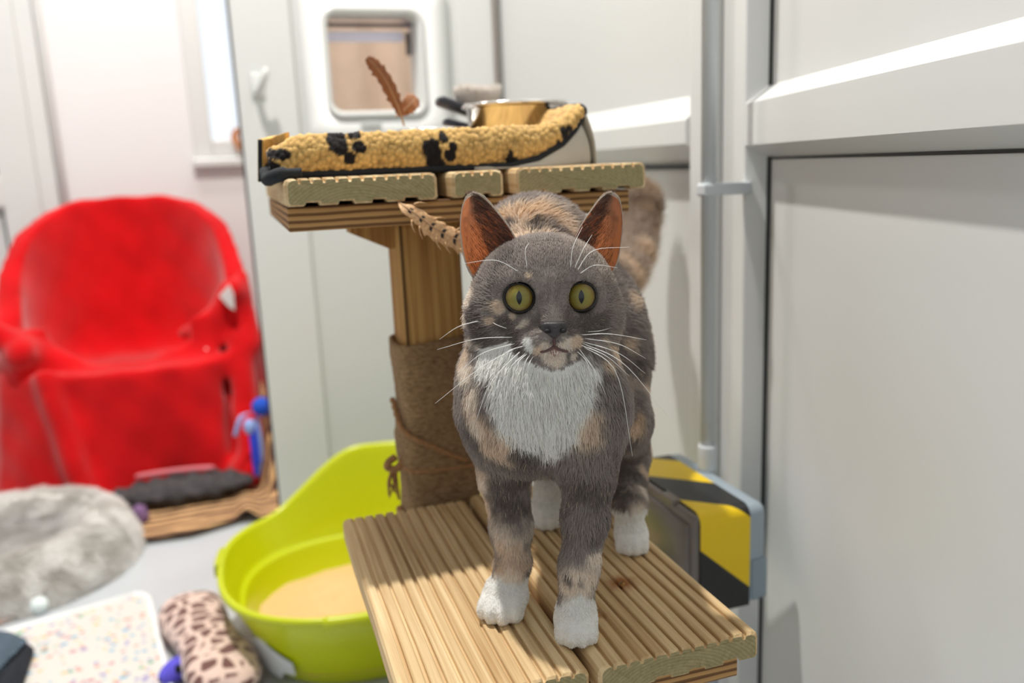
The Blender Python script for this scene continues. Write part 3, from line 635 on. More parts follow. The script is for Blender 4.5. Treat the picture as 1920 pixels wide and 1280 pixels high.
def feather(name, label, spine, width, mat, normal, n=40, group=None, barbs=True):
    """vane built from single slanted barb strips either side of a tapering quill"""
    t_ = thing(name, label, 'feather', tuple(spine[0])); sp = catmull(spine, n); nr = np.array(normal, float)
    tube('quill', sp, list(np.linspace(0.0011, 0.0003, n)), plain(name + '_quill', (176, 140, 104), 0.5), t_, 6)
    for side, nm in ((1, 'vane'), (-1, 'vane')):
        rows = []
        for i in range(n):
            u = i / (n - 1); tg = unit(np.array(sp[min(i + 1, n - 1)]) - np.array(sp[max(i - 1, 0)])); sd = unit(np.cross(tg, nr)) * side
            wv = width * np.interp(u, [0, .12, .2, .5, .8, .95, 1], [0, 0, .55, 1, .9, .5, .03]) * (1 + 0.10 * math.sin(i * 1.7) + (0.25 if i % 11 == 5 else 0))
            rows.append([tuple(np.array(sp[i]) + sd * wv * s_ + tg * wv * 0.55 * s_ * s_ - unit(nr) * 0.18 * wv * s_ * s_) for s_ in np.linspace(0, 1, 6)])
        v, f = grid_vf(rows); o = from_py(nm, v, f, mat, t_); thicken(o, 0.0004, 0)
        me = o.data; ul = me.uv_layers.new(name='UVMap'); 
        for lp in me.loops: vi = lp.vertex_index; ul.data[lp.index].uv = ((vi // 6) / (n - 1), (vi % 6) / 5)
    if barbs:
        for q in range(9):
            i = int(n * (0.25 + 0.07 * q)); tg = unit(np.array(sp[i + 1]) - np.array(sp[i])); sd = unit(np.cross(tg, nr)) * (1 if q % 3 else -1); p = np.array(sp[i])
            tube('barb', catmull([p + sd * width * .7, p + sd * width * 1.15 + tg * .003, p + sd * width * 1.5 + tg * .009 - nr * .001], 6), [.0008, .0008, .0007, .0006, .0004, .0002], mat, t_, 5)
    return t_
def barred_mat():
    n = NT('barred_feather'); tc = n.new('ShaderNodeTexCoord'); sx = n.new('ShaderNodeSeparateXYZ'); n.ln(tc.outputs['UV'], sx.inputs[0])
    w1 = n.new('ShaderNodeMath', operation='MULTIPLY'); w1.inputs[1].default_value = 9.5; n.ln(sx.outputs['X'], w1.inputs[0]); fr = n.new('ShaderNodeMath', operation='FRACT'); n.ln(w1.outputs[0], fr.inputs[0])
    bar = n.ramp(fr.outputs[0], [(0.0, (0, 0, 0)), (0.30, (0, 0, 0)), (0.36, (1, 1, 1)), (0.56, (1, 1, 1)), (0.62, (0, 0, 0))])
    lim = n.ramp(sx.outputs['Y'], [(0.0, (1, 1, 1)), (0.42, (1, 1, 1)), (0.5, (0, 0, 0))]); mu = n.new('ShaderNodeMath', operation='MULTIPLY'); n.ln(bar, mu.inputs[0]); n.ln(lim, mu.inputs[1])
    nz = n.noise(n.coords((1, 1, 1)), 380, 3); base = n.ramp(nz, [(0.3, lin(186, 140, 96)), (0.7, lin(226, 186, 140))])
    mx = n.new('ShaderNodeMixRGB'); n.ln(mu.outputs[0], mx.inputs[0]); n.ln(base, mx.inputs[1]); mx.inputs[2].default_value = (*lin(38, 30, 26), 1); n.ln(mx.outputs[0], n.b.inputs['Base Color']); n.set(Roughness=0.7); return n.m
fy = 0.735
feather('barred_feather', 'buff feather with dark bars sticking out from under the upper shelf', [ony(742, 368, 0.790), ony(752, 382, 0.745), ony(785, 405, fy), ony(815, 428, fy), ony(850, 446, fy), ony(885, 458, fy), ony(912, 462, fy + .003)], 0.0095, barred_mat(), (0.15, -1, 0.25))
M_bf = plain('brown_feather', (134, 84, 50), 0.7, 0.2, 200)
feather('brown_feather', 'slim brown feather standing upright behind the fleece roll in front of the cat flap', [ony(758, 236, 0.93), ony(751, 214, 0.93), ony(742, 190, 0.93), ony(724, 152, 0.93), ony(704, 124, 0.93), ony(688, 108, 0.93)], 0.0075, M_bf, (0, -1, 0.1), barbs=False)
feather('tawny_feather', 'broad tawny feather beyond the lower right corner of the cat flap', [ony(742, 218, 0.95), ony(756, 208, 0.95), ony(770, 194, 0.95), ony(781, 182, 0.96)], 0.009, plain('tawny_feather_vane', (150, 98, 62), 0.7, 0.2, 200), (0, -1, 0.1), barbs=False)
sill_y = 2.975
feather('sill_feather', 'orange brown feather hanging from the window sill beside the partition edge', [(0.034, 2.955, 0.862), (0.036, 2.95, 0.90), (0.030, 2.95, 0.925), (0.040, 2.95, 0.955)], 0.012, plain('sill_feather_vane', (190, 122, 70), 0.7), (0, -1, 0), barbs=False)

# ------------------------------------------------------------------ LITTER TRAY
tray = thing('litter_tray', 'lime green high backed plastic litter tray on the floor under the platform', 'litter tray', (0.165, 1.42, 0))
TC = np.array([0.170, 1.425]); TRX, TRY = 0.258, 0.245
def rim_h(a): # height of the rim by azimuth: rises towards the back right
    d = math.atan2(math.sin(a - math.radians(68)), math.cos(a - math.radians(68))); return 0.150 + 0.105 * float(sstep(math.radians(62), math.radians(16), abs(d)))
def tray_pt(a, s, z):
    c, n_ = math.cos(a), math.sin(a); q = (abs(c) ** 2.5 + abs(n_) ** 2.5) ** (-1 / 2.5); return (TC[0] + TRX * q * c * s, TC[1] + TRY * q * n_ * s, z)
NA = 120; rows = []
for i in range(NA + 1):
    a = 2 * PI * i / NA; h = rim_h(a); k = 1 + (h - 0.15) * 0.35
    prof = [(0.0, 0.004), (0.60, 0.004), (0.72, 0.005), (0.765, 0.012), (0.80, 0.035), (0.845, 0.075), (0.852, 0.081), (0.868, 0.083), (0.880, 0.0845)] + [(0.880 + (0.955 * k - 0.880) * u, 0.0845 + (h - 0.0945) * u) for u in (0.15, .3, .45, .6, .75, .9, 1)] + [(0.962 * k, h - 0.003), (0.975 * k, h), (0.993 * k, h), (1.003 * k, h - 0.003), (1.003 * k, h - 0.010), (0.994 * k, h - 0.011), (0.978 * k, h - .012)] + [(0.972 * k + (0.868 - 0.972 * k) * u, (h - 0.014) + (0.078 - h + 0.014) * u) for u in (0, .25, .5, .75, 1)] + [(0.84, 0.060), (0.80, 0.030), (0.775, 0.008), (0.745, 0.0), (0.5, 0.0), (0, 0)]
    rows.append([tray_pt(a, s, z) for s, z in prof])
v, f = grid_vf(rows); M_lime = plain('lime_plastic', (192, 202, 8), 0.28, 0.02, 5); M_lime.node_tree.nodes['Principled BSDF'].inputs['Subsurface Weight'].default_value = 0.0
from_py('tray_shell', v, f, M_lime, tray)
for a0, wd in ((258, 11), (168, 8)):
    rr = []
    for q in range(14):
        a = math.radians(a0 - wd + 2 * wd * q / 13); h = 0.150
        rr.append([tray_pt(a, s, z) for s, z in ((0.985, h + .0015), (1.012, h + .001), (1.020, h - .004), (1.020, h - .018), (1.006, h - .020))])
    v, f = grid_vf(rr); o = from_py('clip_lug', v, f, M_lime, tray); thicken(o, 0.003, 0)
lr = []
for q in range(14):
    a = math.radians(203 + 26 * q / 13); lr.append([tray_pt(a, 0.985 * (0.868 + (z - .078) * 1.55) if z > .078 else (0.812 + z * .73) + .004, z) for z in np.linspace(0.012 + .014 * (q > 9), 0.082 - 0.035 * abs(q - 5) / 9, 8)])
v, f = grid_vf(lr); from_py('paper_label', v, f, plain('pale_label', (214, 218, 220), 0.5), tray)
rows = []
for i in range(61):
    a = 2 * PI * i / 60; row = []
    for j in range(26):
        s = 0.80 * j / 25; x, y, _ = tray_pt(a, s, 0); m = 0.068 * math.exp(-((x - 0.125) ** 2 + (y - 1.42) ** 2) / (2 * 0.105 ** 2)) + 0.012
        p = noise.noise((x * 22, y * 22, 0)) * 0.006 + noise.noise((x * 60, y * 60, 3)) * 0.0025; row.append((x, y, max(0.006, m + p)))
    rows.append(row)
v, f = grid_vf(rows); M_litter = plain('wood_litter', (222, 184, 128), 0.95, 0.14, 420, 0.8, 700)
litter = tag(from_py('cat_litter', v, f, M_litter), 'heap of fine sandy wood litter in the lime green tray', 'litter', kind='stuff')

# ------------------------------------------------------------------ FAR ROOM: armchair under the red fleece
CX, CY = -0.305, 2.56
chair = thing('armchair', 'pale tub armchair almost hidden under the red fleece blanket', 'chair', (CX, CY, 0))
M_chair = plain('pale_chair_shell', (214, 208, 206), 0.5)
rows = []
for i in range(41):
    a = math.radians(-48 + 276 * i / 40); zt = 0.36 + 0.28 * float(sstep(-0.1, 0.9, math.sin(a)))
    rows.append([(CX + 0.292 * math.cos(a), CY + 0.289 * math.sin(a), z) for z in np.linspace(0.10, zt, 8)])
v, f = grid_vf(rows); o = from_py('tub_shell', v, f, M_chair, chair); thicken(o, 0.014, 0)
box('seat', (CX - 0.24, CY - 0.22, 0.19), (CX + 0.24, CY + 0.22, 0.255), M_chair, chair, 0.03, 3, True)
for sx in (-1, 1):
    for sy in (-1, 1): tube('leg', [(CX + sx * 0.2, CY + sy * 0.18, 0.0), (CX + sx * 0.19, CY + sy * 0.17, 0.23)], [0.014, 0.018], M_postd, chair, 10)
v_, f_ = [], []
rows = []   # bit of the shell showing through the gap at the right arm
def blanket(P):
    x, y, z = P[..., 0] - CX, P[..., 1] - CY, P[..., 2]
    fl = 1 + 0.13 * (1 - np.clip(z / 0.42, 0, 1)) ** 1.5; xx, yy = x / fl, y / fl
    r = np.sqrt(xx * xx + yy * yy) + 1e-6; ang = yy / r
    wob = 0.010 * np.sin(np.arctan2(yy, xx) * 9 + 3 * z) * (1 - np.clip(z / 0.4, 0, 1)) + 0.007 * np.sin(xx * 24 + z * 11) * np.clip(1 - z / .5, 0, 1)
    # skirt: rounded square plan
    q = (np.abs(xx / 0.315) ** 3.2 + np.abs(yy / 0.30) ** 3.2) ** (1 / 3.2); sk = np.maximum((q - 1) * 0.29 + wob, z - (0.345 - 0.05 * np.clip((y + .3) / .5, 0, 1)))
    zt = 0.455 + 0.275 * sstep(-0.55, 0.85, ang) + 0.035 * sstep(0.6, 1, ang)
    wall = np.maximum(np.abs(r - 0.287 - 0.012 * np.clip(z - .4, 0, 1)) - 0.034 - 0.03 * (1 - np.clip(z / .6, 0, 1)), z - zt); wall = np.maximum(wall, -(yy + 0.20 + 0.5 * np.clip(z - .44, 0, 1) * 0))
    d = smin(sk, wall, 0.10) + 0.008
    for a, b, ra, rb in folds: d = smin(d, sd_cap(P, a, b, ra, rb), 0.035)
    for a, b, ra, rb in dents: d = -smin(-d, sd_cap(P, a, b, ra, rb), 0.03)
    return d + 0.0025 * np.sin(P[..., 0] * 55 + 9 * z) * np.sin(z * 40) 
folds = [((-0.60, 2.33, 0.46), (-0.44, 2.36, 0.34), .032, .022), ((-0.53, 2.30, 0.40), (-0.60, 2.84, 0.12), .035, .05), ((-0.48, 2.27, 0.34), (-0.42, 2.22, 0.03), .022, .03),
         ((-0.03, 2.38, 0.50), (-0.10, 2.42, 0.37), .035, .03), ((-0.075, 2.42, 0.40), (-0.16, 2.50, 0.38), .03, .022), ((0.005, 2.42, 0.54), (0.015, 2.36, 0.36), .016, .026), ((-0.02, 2.36, 0.36), (-0.02, 2.22, 0.05), .03, .04), ((-0.02, 2.24, 0.05), (0.035, 2.20, 0.085), .034, .022), ((-0.055, 2.22, 0.035), (-0.01, 2.205, 0.03), .03, .03)]
dents = [((-0.55, 2.43, 0.46), (-0.34, 2.64, 0.37), .034, .018), ((-0.06, 2.36, 0.34), (-0.055, 2.27, 0.10), .014, .014), ((-0.095, 2.42, 0.50), (-0.115, 2.50, 0.44), .014, .012), ((-0.50, 2.22, 0.30), (-0.46, 2.17, 0.04), .012, .012)]
V, F = surface_nets(blanket, (-0.78, 2.10, 0.004), (0.12, 2.96, 0.82), 0.010)
V[:, 2] = np.maximum(V[:, 2], 0.006)
hem = 0.035
M_red = NT('red_fleece'); nz = M_red.noise(M_red.coords(), 9, 4); M_red.ln(M_red.ramp(nz, [(0.3, lin(184, 5, 12)), (0.7, lin(208, 10, 18))]), M_red.b.inputs['Base Color']); M_red.set(Roughness=0.95); M_red.b.inputs['Sheen Weight'].default_value = 0.25; M_red.b.inputs['Specular IOR Level'].default_value = 0.1; M_red.bump(M_red.noise(M_red.coords(), 260, 3), 0.4, 0.001)
rb = tag(nets_obj('red_blanket', V, F, M_red.m, None, 3), 'bright red fleece blanket draped over the armchair in the far room', 'blanket')
gp = ony(425, 562, 2.33); gv = [tuple(ony(px, py, 2.325 - 0.0 * i)) for i, (px, py) in enumerate(((412, 556), (430, 535), (438, 552), (440, 582), (428, 574)))]
gv = gv + [(x, y + 0.03, z) for x, y, z in gv]; from_py('shell_edge', gv, [(0, 1, 2, 3, 4), (9, 8, 7, 6, 5)] + [(i, 5 + i, 5 + (i + 1) % 5, (i + 1) % 5) for i in range(5)], M_chair, chair, False)
# ribbon toy
by = 2.165
toy = thing('ribbon_toy', 'blue pompom toy with pale and blue ribbons against the red blanket', 'cat toy', tuple(ony(475, 830, by)))
def ball(name, c, r, mat, parent, sub=3, scale=(1, 1, 1), amp=0.0):
    bm = bmesh.new(); bmesh.ops.create_icosphere(bm, subdivisions=sub, radius=r)
    for v_ in bm.verts:
        k = 1 + amp * noise.noise(v_.co * (3 / r)); v_.co = Vector((v_.co.x * scale[0] * k + c[0], v_.co.y * scale[1] * k + c[1], v_.co.z * scale[2] * k + c[2]))
    return from_bm(name, bm, mat, parent, True)
M_blue = plain('royal_blue_felt', (26, 78, 190), 0.9, 0.08, 60); M_pale = plain('pale_blue_ribbon', (150, 176, 232), 0.6); M_bl2 = plain('blue_ribbon', (40, 70, 214), 0.5)
ball('pompom', ony(490, 762, by), 0.024, M_blue, toy, 3, amp=0.06); ball('bead', ony(468, 800, by - .012), 0.017, M_pale, toy, 3, (0.9, 0.8, 1.25))
def ribbon(pts, wd, mat, parent):
    sp = catmull(pts, 16); rows = [[tuple(np.array(p) + np.array([wd * s_, 0.3 * wd * s_ * s_, 0])) for s_ in (-1, -.3, .3, 1)] for p in sp]; v, f = grid_vf(rows); o = from_py('ribbon', v, f, mat, parent); thicken(o, 0.0015, 0); return o
ribbon([ony(478, 772, by), ony(456, 778, by - .01), ony(447, 795, by - .015), ony(441, 818, by - .012)], 0.006, M_pale, toy)
ribbon([ony(470, 790, by - .015), ony(474, 830, by - .02), ony(478, 862, by - .02), ony(482, 892, by - .02)], 0.007, M_bl2, toy)
ribbon([ony(480, 780, by), ony(488, 825, by - .012), ony(490, 860, by - .015), ony(484, 894, by - .018)], 0.005, M_pale, toy)
ribbon([ony(477, 800, by - .018), ony(482, 840, by - .024), ony(486, 870, by - .024)], 0.005, M_bl2, toy)

# brown patterned mat under the chair, right end turned up against the partition edge
mf = [onz(250, 1020, .006), onz(360, 1005, .006), onz(450, 978, .006), onz(532, 975, .006)]; rows = []
for i in range(50):
    u = i / 49; fr_ = np.array([np.interp(u, [0, .4, .75, 1], [p[k] for p in mf]) for k in range(3)]); row = []
    for j in range(40):
        t_ = j / 39; x = fr_[0] * (1 - .05 * t_) - 0.01 * t_; y = fr_[1] + t_ * 0.40; z = 0.006 + 0.022 * math.exp(-((u - .80) / .05) ** 2) * math.exp(-t_ * 3) + 0.006 * noise.noise((x * 9, y * 9, 1)) * (1 - t_) + 0.006
        if u > 0.86: z += ((u - 0.86) / 0.14) ** 2 * 0.24 * float(sstep(0.25, 0.7, t_)); x += -0.02 * float(sstep(.86, 1, u)) * 0
        row.append((x, y, max(z, .004)))
    rows.append(row)
v, f = grid_vf(rows)
n = NT('brown_wavy_cloth'); wv = n.new('ShaderNodeTexWave', wave_type='BANDS', bands_direction='Y'); wv.inputs['Scale'].default_value = 8.0; wv.inputs['Distortion'].default_value = 7; wv.inputs['Detail'].default_value = 3; wv.inputs['Detail Scale'].default_value = 1.2
n.ln(n.coords((0.55, 1.2, 1.2)), wv.inputs['Vector']); n.ln(n.ramp(wv.outputs[1], [(0.15, lin(84, 58, 46)), (0.5, lin(150, 110, 78)), (0.85, lin(214, 172, 120))]), n.b.inputs['Base Color']); n.set(Roughness=0.9)
bmat = tag(from_py('brown_mat', v, f, n.m), 'brown wavy patterned cloth mat on the floor under the armchair', 'mat'); thicken(bmat, 0.004)
# dark grey fleece lump
def lump(P): return sd_ell(P, (-0.185, 2.17, 0.045), (0.17, 0.07, 0.030)) + 0.006 * np.sin(P[..., 0] * 70) * np.sin(P[..., 1] * 60) + 0.004 * np.sin(P[..., 0] * 140 + 40 * P[..., 2])
V, F = surface_nets(lump, (-0.40, 2.06, 0.0), (0.02, 2.30, 0.10), 0.006); V[:, 2] = np.maximum(V[:, 2], 0.020)
dgf = tag(nets_obj('dark_fleece', V, F, plain('charcoal_fleece', (66, 64, 66), 0.95, 0.3, 60, 0.8, 200)), 'crumpled charcoal grey fleece on the brown mat beneath the red blanket', 'fleece')
pk = tag(tube('pink_cloth', catmull([(-0.30, 2.205, .080), (-0.23, 2.19, .086), (-0.17, 2.18, .088), (-0.11, 2.18, .083)], 20), [.003] + [.0065] * 18 + [.003], plain('pink_cloth', (214, 120, 128), 0.9), None, 10), 'edge of pink cloth between the red blanket and the charcoal fleece', 'cloth')

# ------------------------------------------------------------------ FLUFFY PET BED
bedc = np.array([-0.535, 1.945]); bed = thing('fluffy_pet_bed', 'round grey and white long pile pet bed on the floor at left', 'pet bed', (bedc[0], bedc[1], 0))
rows = []
for i in range(97):
    a = 2 * PI * i / 96; row = []
    for j in range(30):
        r = 0.262 * j / 29; h = np.interp(r, [0, .10, .14, .165, .19, .21, .235, .252, .262], [.050, .052, .066, .088, .096, .094, .074, .040, .008])
        h += 0.006 * noise.noise((math.cos(a) * r * 22, math.sin(a) * r * 22, 0)) * (1 if j < 28 else 0); row.append((bedc[0] + r * math.cos(a), bedc[1] + r * math.sin(a), max(.003, float(h))))
    rows.append(row)
v, f = grid_vf(rows); M_bed = plain('bed_pile', (220, 218, 214), 0.95, 0.12, 30)
bo = from_py('cushion', v, f, M_bed, bed); Vb, Nb, Tb = mesh_arrays(bo.data)
if Nb[:, 2].mean() < 0: Nb = -Nb
nb = 52000; Pb, Nb2 = sample(Vb, Nb, Tb, nb); rel = np.concatenate([Pb[:, :2] - bedc, np.zeros((nb, 1))], 1); rn = np.linalg.norm(rel, axis=1)
flow = unit(rel) * np.where(rn > .18, 1, -0.4)[:, None] + np.array([0.3, -0.3, 0]) + 0.9 * np.stack([vnoise(Pb, 26), vnoise(Pb + 3, 26), 0 * rn], 1)
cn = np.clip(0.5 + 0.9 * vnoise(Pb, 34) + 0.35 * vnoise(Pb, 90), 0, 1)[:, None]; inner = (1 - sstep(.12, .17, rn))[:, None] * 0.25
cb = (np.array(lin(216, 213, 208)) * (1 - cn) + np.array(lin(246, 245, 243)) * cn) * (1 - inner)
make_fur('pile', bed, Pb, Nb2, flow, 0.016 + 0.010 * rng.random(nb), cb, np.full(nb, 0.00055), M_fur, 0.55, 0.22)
wp = onz(73, 1134, 0.016)
pomp = thing('pompom_cord', 'white pompom on a patterned cord lying beside the fluffy pet bed', 'cat toy', tuple(wp))
ball('pompom', wp, 0.0165, plain('white_felt', (226, 236, 236), 0.9), pomp, 3, amp=.05)
tube('cord', catmull([wp + np.array([-.012, -.002, -.008]), onz(40, 1150, .006), onz(0, 1166, .006), onz(-60, 1190, .006)], 20), 0.0055, plain('patterned_cord', (176, 150, 140), 0.9, 0.5, 160), pomp, 8)
pb = ball('plush_ball', onz(262, 968, 0.026), 0.026, plain('mauve_plush', (122, 92, 132), 0.95, 0.5, 60), None, 3, (0.8, 1, 1.1), .1); tag(pb, 'small mauve and blue plush ball between the fluffy bed and the brown mat', 'cat toy')

# speckled white mat
tl, tr_, brr, bl = onz(-10, 1196, .004), onz(276, 1112, .004), onz(330, 1330, .004), onz(20, 1420, .004)
def matpt(u, t_): p = (tl * (1 - u) + tr_ * u) * (1 - t_) + (bl * (1 - u) + brr * u) * t_; return p
def round_quad(n=12, r=0.10):
    pts = []
    for cu_, ct, a0 in ((1 - r, r, -90), (1 - r, 1 - r, 0), (r, 1 - r, 90), (r, r, 180)):
        for k in range(n): a = math.radians(a0 + 90 * k / (n - 1)); pts.append(matpt(cu_ + r * math.cos(a), ct + r * math.sin(a)))
    return pts
oc = round_quad(); cen = sum(oc) / len(oc); V = [tuple(p + np.array([0, 0, .006])) for p in oc] + [tuple(cen + np.array([0, 0, .007]))]; m_ = len(oc); V += [tuple(p - np.array([0, 0, .003])) for p in oc]
F = [(i, (i + 1) % m_, m_) for i in range(m_)] + [(i, m_ + 1 + i, m_ + 1 + (i + 1) % m_, (i + 1) % m_) for i in range(m_)]
n = NT('speckled_cloth'); vo = n.new('ShaderNodeTexVoronoi'); vo.inputs['Scale'].default_value = 72; vo.inputs['Randomness'].default_value = 1.0; n.ln(n.coords((1, 1.3, 0)), vo.inputs['Vector'])
hs = n.new('ShaderNodeSeparateColor'); n.ln(vo.outputs['Color'], hs.inputs[0]); colr = n.ramp(hs.outputs[0], [(0.0, lin(120, 170, 200)), (0.2, lin(226, 184, 120)), (0.4, lin(196, 140, 150)), (0.6, lin(160, 150, 190)), (0.8, lin(220, 130, 110)), (0.92, lin(120, 170, 140))]); n.t.nodes[colr.node.name].color_ramp.interpolation = 'CONSTANT'
lt = n.new('ShaderNodeMath', operation='LESS_THAN'); n.ln(vo.outputs['Distance'], lt.inputs[0]); rad = n.new('ShaderNodeMath', operation='MULTIPLY'); n.ln(hs.outputs[1], rad.inputs[0]); rad.inputs[1].default_value = 0.52; n.ln(rad.outputs[0], lt.inputs[1])
mx = n.new('ShaderNodeMixRGB'); n.ln(lt.outputs[0], mx.inputs[0]); mx.inputs[1].default_value = (*lin(214, 210, 203), 1); n.ln(colr, mx.inputs[2]); n.ln(mx.outputs[0], n.b.inputs['Base Color']); n.set(Roughness=0.9)
smat = thing('speckled_mat', 'white mat with tiny multicoloured speckles and white edging on the floor', 'mat', tuple(cen * np.array([1, 1, 0])))
from_py('mat_cloth', V, F, n.m, smat, False); tube('edging', [p + np.array([0, 0, .004]) for p in oc] + [oc[0] + np.array([0, 0, .004])], 0.0058, plain('white_edging', (240, 240, 240), 0.9), smat, 8)

# dark knitted cloth, folded, bottom-left corner
n = NT('navy_knit'); wv = n.new('ShaderNodeTexWave', wave_type='BANDS'); wv.inputs['Scale'].default_value = 60; wv.inputs['Distortion'].default_value = 5; n.ln(n.coords(rot=(0, 0, .8)), wv.inputs['Vector'])
n.ln(n.ramp(wv.outputs[1], [(0.2, lin(36, 52, 68)), (0.8, lin(128, 150, 170))]), n.b.inputs['Base Color']); n.set(Roughness=0.95); n.bump(wv.outputs[1], 0.8, 0.003)
kn = thing('folded_knit', 'folded navy knitted cloth with a dark underside on the speckled mat', 'cloth', tuple(onz(0, 1270, .01)))
def slab(name, px, z0, z1, mat, parent, bulge=0.004):
    lo_ = [onz(x, y, z0) for x, y in px]; up_ = [np.array([p[0], p[1], z1]) for p in lo_]; c = sum(up_) / len(up_) + np.array([0, 0, bulge]); k = len(px)
    bm = bmesh.new(); a = [bm.verts.new(p) for p in lo_]; b = [bm.verts.new(p) for p in up_]; bm.faces.new(a[::-1]); bm.faces.new(b)
    for i in range(k): bm.faces.new((a[i], a[(i + 1) % k], b[(i + 1) % k], b[i]))
    bmesh.ops.bevel(bm, geom=bm.edges[:], offset=0.004, segments=2, affect='EDGES'); o = from_bm(name, bm, mat, parent, True); return o
slab('underside', [(-90, 1280), (0, 1236), (42, 1205), (66, 1222), (40, 1300), (-30, 1400)], 0.013, 0.024, plain('near_black_cloth', (34, 38, 46), 0.95, 0.3, 80), kn)
slab('knit_fold', [(-90, 1215), (-10, 1190), (22, 1192), (54, 1206), (0, 1258), (-40, 1330), (-100, 1330)], 0.0245, 0.036, n.m, kn)

# giraffe print pillow toy and mouse toy
g0, g1 = onz(352, 1138, .035), onz(428, 1275, .035); gax = unit(g1 - g0); gsd = np.array([-gax[1], gax[0], 0]); gc = (g0 + g1) / 2; gl = np.linalg.norm(g1 - g0) / 2 + 0.03
rows = []
for i in range(37):
    a = 2 * PI * i / 36; row = []
    for j in range(41):
        t_ = -1 + 2 * j / 40; e_ = max(0.0, 1 - abs(t_) ** 4) ** 0.42; wd = (0.058 - 0.010 * math.cos(t_ * 3)) * e_; hh = 0.036 * e_; ca, sa = math.cos(a), math.sin(a); ca = math.copysign(abs(ca) ** .8, ca); sa = math.copysign(abs(sa) ** .9, sa)
        p = gc + gax * gl * t_ * (1 + .03 * ca) + gsd * wd * ca + np.array([0, 0, hh * sa]); p = p + np.array([0, 0, 0.003 * noise.noise(tuple(p * 40))]); row.append((p[0], p[1], max(0.002, p[2])))
    rows.append(row)
v, f = grid_vf(rows)
n = NT('giraffe_print'); vo = n.new('ShaderNodeTexVoronoi', feature='DISTANCE_TO_EDGE'); vo.inputs['Scale'].default_value = 34; n.ln(n.noise(n.coords(), 30, 2), n.new('ShaderNodeMath').inputs[0]); n.ln(n.coords((1, 1.15, 1)), vo.inputs['Vector'])
n.ln(n.ramp(vo.outputs['Distance'], [(0.0, lin(224, 196, 184)), (0.12, lin(218, 190, 178)), (0.16, lin(112, 76, 70)), (1.0, lin(100, 66, 62))]), n.b.inputs['Base Color']); n.set(Roughness=0.95); n.b.inputs['Sheen Weight'].default_value = 0.3
gt = thing('giraffe_print_pillow', 'small pillow toy in pink and brown giraffe print on the floor by the tray', 'cat toy', tuple(gc * np.array([1, 1, 0])))
from_py('pillow', v, f, n.m, gt)
slab('black_underside', [(398, 1288), (440, 1258), (468, 1250), (490, 1290), (440, 1330)], 0.001, 0.018, plain('black_cloth', (30, 29, 30), 0.95), gt)
mo = onz(334, 1252, .022); mt = thing('mouse_toy', 'purple felt mouse toy with a black ear beside the giraffe print pillow', 'cat toy', tuple(mo * np.array([1, 1, 0])))
M_pur = plain('purple_felt', (92, 84, 204), 0.95, 0.1, 80); ax_ = unit(onz(306, 1266, 0) - onz(352, 1236, 0)); rows = []; sd_ = np.array([-ax_[1], ax_[0], 0])
for i in range(25):
    a = 2 * PI * i / 24; rows.append([tuple(mo + ax_ * (0.030 * -math.cos(PI * j / 20) + .002) * (1 if j < 10 else 1.15) + (sd_ * math.cos(a) * .019 + np.array([0, 0, .018 * math.sin(a)])) * (math.sin(PI * j / 20) ** (0.7 if j < 10 else 1.15))) for j in range(21)])
v, f = grid_vf(rows); from_py('body', v, f, M_pur, mt)
ec = onz(334, 1254, .046); ball('ear', ec, 0.0065, plain('black_felt', (22, 22, 28), 0.9), mt, 2, (0.8, 0.6, 1.3)); ball('pompom', onz(351, 1265, .030), 0.008, plain('white_bobble', (232, 234, 236), 0.9), mt, 2)
ball('nose', mo + ax_ * .036, 0.003, plain('mouse_nose', (40, 36, 70), 0.8), mt, 2)
# blue bowl under the platform
bp = onz(1345, 1292, 0.05); t_ = thing('blue_bowl', 'blue plastic bowl on the floor below the front right corner of the platform', 'bowl', (bp[0], bp[1], 0))
v, f = lathe_vf([(0, .004), (.045, .004), (.060, .048), (.062, .050), (.065, .049), (.055, .0), (0, 0)], 40, (bp[0], bp[1] - .055, 0)); from_py('bowl_wall', v, f, plain('blue_plastic', (40, 110, 190), 0.35), t_)

# ------------------------------------------------------------------ THE CAT
HC = at(1020, 560, 0.640)                                     # centre of the skull
HF = unit(EYE - HC); HR = unit(np.cross(np.array([0, 0, 1.0]), -HF)); HR = -HR if HR[0] < 0 else HR
HR = unit(HR * math.cos(math.radians(-1.2)) + np.cross(HF, HR) * math.sin(math.radians(-1.2)))
_y = math.radians(8); HF = unit(HF * math.cos(_y) + HR * math.sin(_y)); HR = unit(HR - HF * HR.dot(HF)); HU = unit(np.cross(HF, HR)); HU = HU if HU[2] > 0 else -HU
HM = np.stack([HR, HU, HF], 1)
def hd(x, y, z): return HC + HM @ (np.array([x, y, z]) / 1000.0)
def sphere(P, c, r): return np.linalg.norm(P - np.array(c, np.float32), axis=-1) - r
pFL, pFR = onz(947, 1128, 0.458), onz(1080, 1172, 0.458)
pHL, pHR = onz(1024, 968, 0.458), onz(1185, 1012, 0.458)
